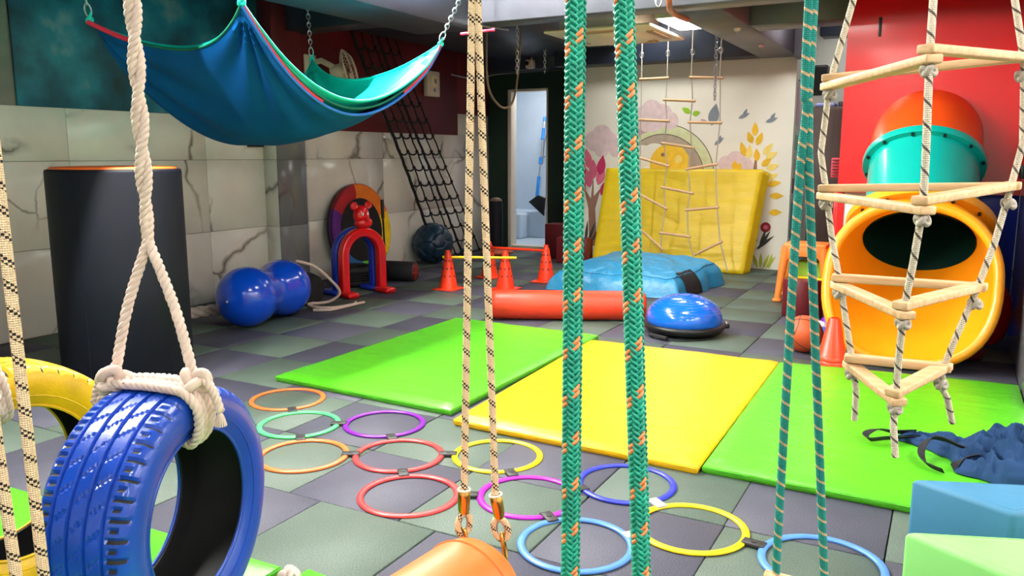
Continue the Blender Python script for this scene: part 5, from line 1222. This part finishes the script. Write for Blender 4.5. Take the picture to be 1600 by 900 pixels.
for x, y, z, lb in ((-2.556, 5.612, 2.36, 'pale bolted plate on the beam face, left of the thick turquoise ropes'), (-1.63, 6.83, 2.245, 'small round pale fitting under the slate beam, nearer one'), (-1.67, 7.96, 2.245, 'small round pale fitting under the slate beam, further one')):
    t = thing('ceiling_fitting', lb, 'fitting', (x, y, z))
    if y < 6: build('plate', MB().box(-.03, .03, -.008, .0, -.03, .06, .004), 'off_white', t, world=False); build('screw', MB().cyl(0.014, 0, 0.014, 12, M4=align((0, -.008, -.045), (0, -1, 0))), 'steel', t, world=False)
    else: build('cap', MB().lathe([(0, -0.02), (0.018, -0.018), (0.026, -0.008), (0.03, 0.004)], 20), 'off_white', t, world=False); build('pin', MB().cyl(0.006, -0.035, -0.015, 10), 'steel', t, world=False)

# ---- ceiling air conditioner
t = thing('ceiling_air_conditioner', 'square cream ceiling air conditioner beside the lit lamp', 'air conditioner', (-2.67, 6.86, 2.25))
build('panel', MB().box(-3.15, -2.21, 6.38, 7.34, 2.252, 2.278, 0.010).box(-3.05, -2.42, 6.48, 7.24, 2.275, 2.56, 0.01), 'ac', t)
build('intake_grille', MB().lathe([(0.30, 0.006), (0.29, -0.012), (0.26, -0.03), (0.20, -0.036), (0, -0.038)], 40, M4=Matrix.Translation((-2.67, 6.86, 2.25)) @ Matrix.Diagonal((1.05, 1.05, 1, 1))), 'ac', t)
for k in range(4):
    an = PI/2*k; m4 = Matrix.Translation((-2.67, 6.86, 2.25)) @ Matrix.Rotation(an, 4, 'Z')
    build('louvre', MB().box(-0.24, 0.24, -0.415, -0.345, -0.012, 0.006, 0.005, M4=m4), 'ac_dk', t)
# ---- wall fan, power box, camera
t = thing('wall_fan', 'white wall fan half hidden behind the back corner of the hammock', 'fan', (-5.45, 6.1, 2.02))
fx = Matrix.Translation((-5.16, 6.24, 2.03)) @ Matrix.Rotation(0.5, 4, 'Z') @ Matrix.Rotation(PI/2-0.25, 4, 'Y')
build('mount_arm', MB().tube([(-5.48, 6.08, 2.10), (-5.35, 6.10, 2.12), (-5.25, 6.16, 2.06)], 0.028, 10).box(-5.485, -5.46, 6.0, 6.16, 2.0, 2.18, 0.01), 'off_white', t)
build('motor_housing', MB().lathe([(0, -0.16), (0.07, -0.15), (0.085, -0.10), (0.08, -0.03), (0.05, 0.0)], 24, M4=fx), 'off_white', t)
mb = MB()
for k in range(28):
    an = 2*PI*k/28; mb.tube([fx @ Vector((r_*math.cos(an), r_*math.sin(an), z_)) for r_, z_ in ((0.03, 0.085), (0.12, 0.075), (0.185, 0.03), (0.19, 0.0), (0.12, -0.03), (0.05, -0.04))], 0.0016, 4)
build('cage_wire', mb, 'off_white', t)
build('cage_ring', MB().tube([fx @ Vector((0.192*math.cos(2*PI*k/40), 0.192*math.sin(2*PI*k/40), 0.012)) for k in range(40)], 0.010, 8, closed=True).lathe([(0, .09), (.04, .088), (.042, .08)], 20, M4=fx), 'off_white', t)
for k in range(3):
    build('blade', MB().surf(lambda u, v, k=k: fx @ (Matrix.Rotation(2*PI*k/3, 4, 'Z') @ Vector(((0.03+0.13*u), (v-.5)*(0.05+0.09*u), 0.03+0.03*(v-.5)))), 8, 6), 'off_white', t)
t = thing('power_box', 'pale electrical box on the maroon wall above the climbing net', 'electrical box', (-5.48, 8.11, 2.05))
build('cover', MB().box(-5.482, -5.42, 7.98, 8.24, 1.91, 2.20, 0.012), 'off_white', t)
build('breaker', MB().box(-5.425, -5.405, 8.06, 8.17, 2.02, 2.15, 0.006), 'ac', t); build('switch', MB().box(-5.41, -5.398, 8.10, 8.14, 2.06, 2.11, 0.004).cyl(0.02, 0, 0.012, 14, M4=align((-5.425, 8.12, 1.985), (1, 0, 0))), 'grey_pipe', t)
t = thing('wall_socket', 'small black box on the marble wall under the hammock', 'socket', (-5.49, 5.33, 1.36))
build('box', MB().box(-5.489, -5.45, 5.25, 5.42, 1.31, 1.40, 0.006), 'black', t); build('dial', MB().cyl(0.02, 0, 0.008, 14, M4=align((-5.45, 5.3, 1.355), (1, 0, 0))), 'grey_pipe', t)
t = thing('security_camera', 'small white security camera high on the wall by the doorway', 'camera', (-4.72, 9.15, 2.33))
build('camera_body', MB().box(-4.72, -4.62, 9.06, 9.16, 2.28, 2.39, 0.02), 'off_white', t); build('lens', MB().cyl(0.024, 0, 0.02, 18, M4=align((-4.69, 9.062, 2.34), (0.1, -1, 0))), 'black', t); build('mount', MB().tube([(-4.67, 9.12, 2.39), (-4.67, 9.19, 2.45), (-4.67, 9.2, 2.6)], 0.012, 8), 'off_white', t)
tag(build('thermostat', MB().box(-4.11, -4.02, 9.055, 9.08, 1.62, 1.86, 0.01).box(-4.095, -4.035, 9.048, 9.056, 1.70, 1.80, 0.004), 'off_white', None, (-4.06, 9.08, 1.62)), 'white control panel on the mural wall behind the thick rope', 'control panel')
# ---- right wall bits
tag(build('white_cable', MB().tube(smooth_path([(0.392, 6.25, 1.72), (0.392, 6.20, 1.60), (0.392, 6.32, 1.50), (0.392, 6.34, 1.42), (0.392, 6.22, 1.31), (0.392, 6.10, 1.23), (0.392, 5.9, 1.18)], 8), 0.006, 6), 'porcelain', None, (0.392, 6.2, 1.2)), 'white cable hanging on the glossy right wall', 'cable')
t = thing('black_socket', 'black socket on the glossy right wall by the white cable', 'socket', (0.395, 6.25, 1.13)); build('socket_plate', MB().box(0.375, 0.399, 6.19, 6.28, 1.09, 1.18, 0.006), 'black', t); build('plug', MB().box(0.352, 0.376, 6.215, 6.25, 1.115, 1.155, 0.006), 'black', t)
t = thing('wall_vent', 'small reddish slatted vent at the left edge of the red front', 'vent', (-0.76, 6.42, 1.16))
for k in range(6): build('slat', MB().box(-0.795, -0.746, 6.40, 6.415, 1.09+0.022*k, 1.102+0.022*k, 0.003), 'v_maroon', t)
build('frame', MB().box(-0.80, -0.746, 6.416, 6.43, 1.08, 1.22, 0.003), 'hem_pink', t)

# ================================================================== PAINTED MURAL AND POSTERS (flat on the walls)
pcount = [0]
def paint(name, poly, mt, layer=0):
    pcount[0] += 1; y = 9.0785-0.00006*pcount[0]; k = len(poly)
    mb = MB().add([(x, y, z) for x, z in poly]+[(x, 9.0795, z) for x, z in poly], [list(range(k)), list(range(2*k-1, k-1, -1))]+[[i, k+i, k+(i+1) % k, (i+1) % k] for i in range(k)], smooth=False)
    bm = bmesh.new(); me = bpy.data.meshes.new('tmp'); me.from_pydata(mb.v, [], mb.f); bm.from_mesh(me); bpy.data.meshes.remove(me); bmesh.ops.recalc_face_normals(bm, faces=bm.faces); m2 = MB().bm(bm, smooth=False)
    return build(name, m2, mt, wm)
def blob(cs, n=14):
    """outline of a union of circles seen from its middle"""
    mx = sum(c[0] for c in cs)/len(cs); mz = sum(c[1] for c in cs)/len(cs); out = []
    for i in range(96):
        an = 2*PI*i/96; d_ = (math.cos(an), math.sin(an)); best = 0.01
        for x, z, r in cs:
            fx_, fz_ = mx-x, mz-z; b = fx_*d_[0]+fz_*d_[1]; c_ = fx_*fx_+fz_*fz_-r*r; ds = b*b-c_
            if ds > 0: best = max(best, -b+math.sqrt(ds))
        out.append((mx+d_[0]*best, mz+d_[1]*best))
    return out
def arc(cx, cz, r0, r1, a0, a1, n=28):
    if r0 == 0: n += 6; return [(cx+r1*math.cos(math.radians(a0+(a1-a0)*i/n)), cz+r1*math.sin(math.radians(a0+(a1-a0)*i/n))) for i in range(n if a1-a0 >= 360 else n+1)]
    return [(cx+r1*math.cos(math.radians(a0+(a1-a0)*i/n)), cz+r1*math.sin(math.radians(a0+(a1-a0)*i/n))) for i in range(n+1)]+[(cx+r0*math.cos(math.radians(a1-(a1-a0)*i/n)), cz+r0*math.sin(math.radians(a1-(a1-a0)*i/n))) for i in range(n+1)]
def leaf(x, z, ln, wd, ang):
    c_, s_ = math.cos(math.radians(ang)), math.sin(math.radians(ang)); P = []
    for i in range(9): t_ = i/8; P.append((ln*t_, wd*math.sin(PI*t_**0.8)))
    for i in range(7, 0, -1): t_ = i/8; P.append((ln*t_, -wd*math.sin(PI*t_**0.8)))
    return [(x+a*c_-b*s_, z+a*s_+b*c_) for a, b in P]
paint('painted_arch_shadow', arc(-2.955, 0.98, 0.0, 0.56, 5, 175), 'mur_archin')
paint('painted_arch', arc(-2.955, 0.98, 0.495, 0.60, 4, 150), 'mur_arch', 1)
paint('painted_arch_line', arc(-2.955, 0.98, 0.60, 0.608, 4, 150), 'mur_dark', 1); paint('painted_arch_line', arc(-2.955, 0.98, 0.487, 0.495, 4, 150), 'mur_dark', 1)
paint('painted_hill', blob([(-3.35, 1.10, 0.18), (-3.2, 1.15, 0.2), (-3.05, 1.2, 0.17)]), 'cream', 1)
paint('painted_sun', arc(-2.865, 1.13, 0.0, 0.235, 0, 360), 'mur_sun', 2); paint('painted_sun_eye', arc(-2.765, 1.19, 0, 0.045, 0, 360), 'mur_leaf2', 3); paint('painted_sun_eye', arc(-2.95, 1.24, 0, 0.022, 0, 360), 'mur_brown', 3)
paint('painted_cloud_shadow', blob([(-3.34, 1.62, 0.10), (-3.28, 1.52, 0.09), (-3.2, 1.58, 0.1)]), 'mur_mauve', 1)
paint('painted_cloud', blob([(-3.2, 1.66, 0.13), (-3.1, 1.74, 0.12), (-2.98, 1.68, 0.13), (-2.88, 1.62, 0.10), (-3.06, 1.60, 0.10), (-3.16, 1.58, 0.08)]), 'mur_pink', 2)
paint('painted_cloud', blob([(-3.80, 1.40, 0.12), (-3.70, 1.46, 0.13), (-3.60, 1.38, 0.12), (-3.52, 1.30, 0.09), (-3.70, 1.30, 0.09)]), 'mur_pink', 2)
paint('painted_cloud', blob([(-2.22, 1.14, 0.09), (-2.12, 1.18, 0.10), (-2.02, 1.12, 0.09)]), 'mur_pink', 1)
paint('painted_trunk', [(-3.84, 0.15), (-3.74, 0.15), (-3.77, 0.6), (-3.70, 0.85), (-3.79, 0.75), (-3.80, 1.0), (-3.83, 0.72), (-3.92, 0.85), (-3.86, 0.6)], 'mur_brown', 1)
for x, z, an in ((-3.84, 0.85, 105), (-3.80, 0.95, 92), (-3.74, 0.88, 72), (-3.90, 0.80, 125), (-3.92, 0.98, 110), (-3.72, 1.0, 80), (-3.86, 1.08, 100), (-3.97, 0.72, 130), (-3.98, 0.92, 100), (-3.70, 0.76, 60)):
    paint('painted_leaf', leaf(x, z, 0.24, 0.055, an), 'mur_magenta' if (x*37) % 2 < 1.1 else 'mur_rose', 2)
for x, an in ((-3.95, 120), (-3.92, 100), (-3.89, 85), (-3.86, 70), (-3.83, 55)): paint('painted_grass', leaf(x, 0.18, 0.28, 0.018, an), 'mur_dark', 2)
paint('painted_trunk', [(-1.93, 0.30), (-1.85, 0.30), (-1.87, 0.8), (-1.72, 1.02), (-1.88, 0.95), (-1.90, 1.30), (-1.94, 1.0), (-1.93, 0.8)], 'mur_brown', 1)
for x, z, ln, an in ((-1.925, 1.44, .15, 92), (-1.95, 1.36, .14, 112), (-2.02, 1.22, .17, 108), (-1.98, 1.20, .15, 88), (-1.90, 1.34, .15, 70), (-1.89, 1.17, .14, 95), (-1.83, 1.24, .16, 52), (-1.80, 1.20, .14, 30), (-1.84, 1.12, .13, 40), (-1.79, 1.09, .14, 18), (-1.80, 0.98, .15, 22), (-1.78, 0.92, .16, 10), (-1.74, 0.80, .15, 2), (-1.74, 0.62, .14, 4), (-2.13, 1.08, .10, 88), (-2.10, 1.06, .10, 70)):
    paint('painted_leaf', leaf(x, z, ln, 0.035, an), 'mur_leaf' if (z*53) % 2 < 1.4 else 'mur_leaf2', 2)
for x, z, an in ((-2.11, 1.63, 25), (-1.82, 1.585, 20), (-2.36, 1.345, 40)): paint('painted_bird', leaf(x, z, 0.13, 0.022, an), 'mur_grey', 2); paint('painted_bird', leaf(x+0.05, z+0.02, 0.09, 0.018, an+40), 'mur_grey', 3)
paint('painted_bird', leaf(-2.40, 1.56, 0.24, 0.06, 80), 'mur_grey', 2); paint('painted_bird', leaf(-2.44, 1.58, 0.10, 0.02, 150), 'mur_mauve', 2); paint('painted_bird', leaf(-2.64, 1.70, 0.12, 0.03, 150), 'mur_green', 2); paint('painted_bird', leaf(-2.62, 1.68, 0.09, 0.03, 20), 'mur_green', 2)
paint('painted_flower', arc(-1.765, 0.46, 0, 0.055, 0, 360), 'mur_redf', 2); paint('painted_flower', arc(-1.765, 0.46, 0, 0.025, 0, 360), 'mur_rose', 3)
for x, an in ((-1.83, 60), (-1.82, 75), (-1.85, 40)): paint('painted_stem', leaf(x, 0.22, 0.24, 0.018, an), 'mur_dark', 2)
for x, an in ((-1.83, 110), (-1.80, 90), (-1.77, 70), (-1.74, 55), (-1.71, 80)): paint('painted_grass', leaf(x, 0.01, 0.17, 0.018, an), 'mur_grass', 2)
for i, (y0, y1, z0, z1, m_, lb) in enumerate(((9.14, 9.42, 1.52, 1.98, 'po_pink', 'pale pink poster, topmost on the white alcove wall'), (9.15, 9.40, 1.26, 1.48, 'po_green', 'green poster under the pink one on the alcove wall'), (9.14, 9.42, 1.05, 1.22, 'po_grey', 'pale grey poster in the middle of the alcove wall'), (9.14, 9.40, 0.80, 1.02, 'po_maroon', 'dark plum poster on the alcove wall'), (9.13, 9.42, 0.32, 0.76, 'po_teal', 'teal striped poster lowest on the alcove wall'))):
    t = thing('poster', lb, 'poster', (-1.53, (y0+y1)/2, z0), 'posters on the alcove wall')
    build('sheet', MB().box(-1.5295, -1.5265, y0, y1, z0, z1, 0.0), 'white', t)
    n_ = 3 if i % 2 == 0 else 2
    for k in range(n_): build('printed_block', MB().box(-1.5268, -1.5255, y0+0.02+(y1-y0-0.04)*k/n_, y0+0.01+(y1-y0-0.04)*(k+0.8)/n_, z0+0.03, z1-0.03, 0.0), m_, t)
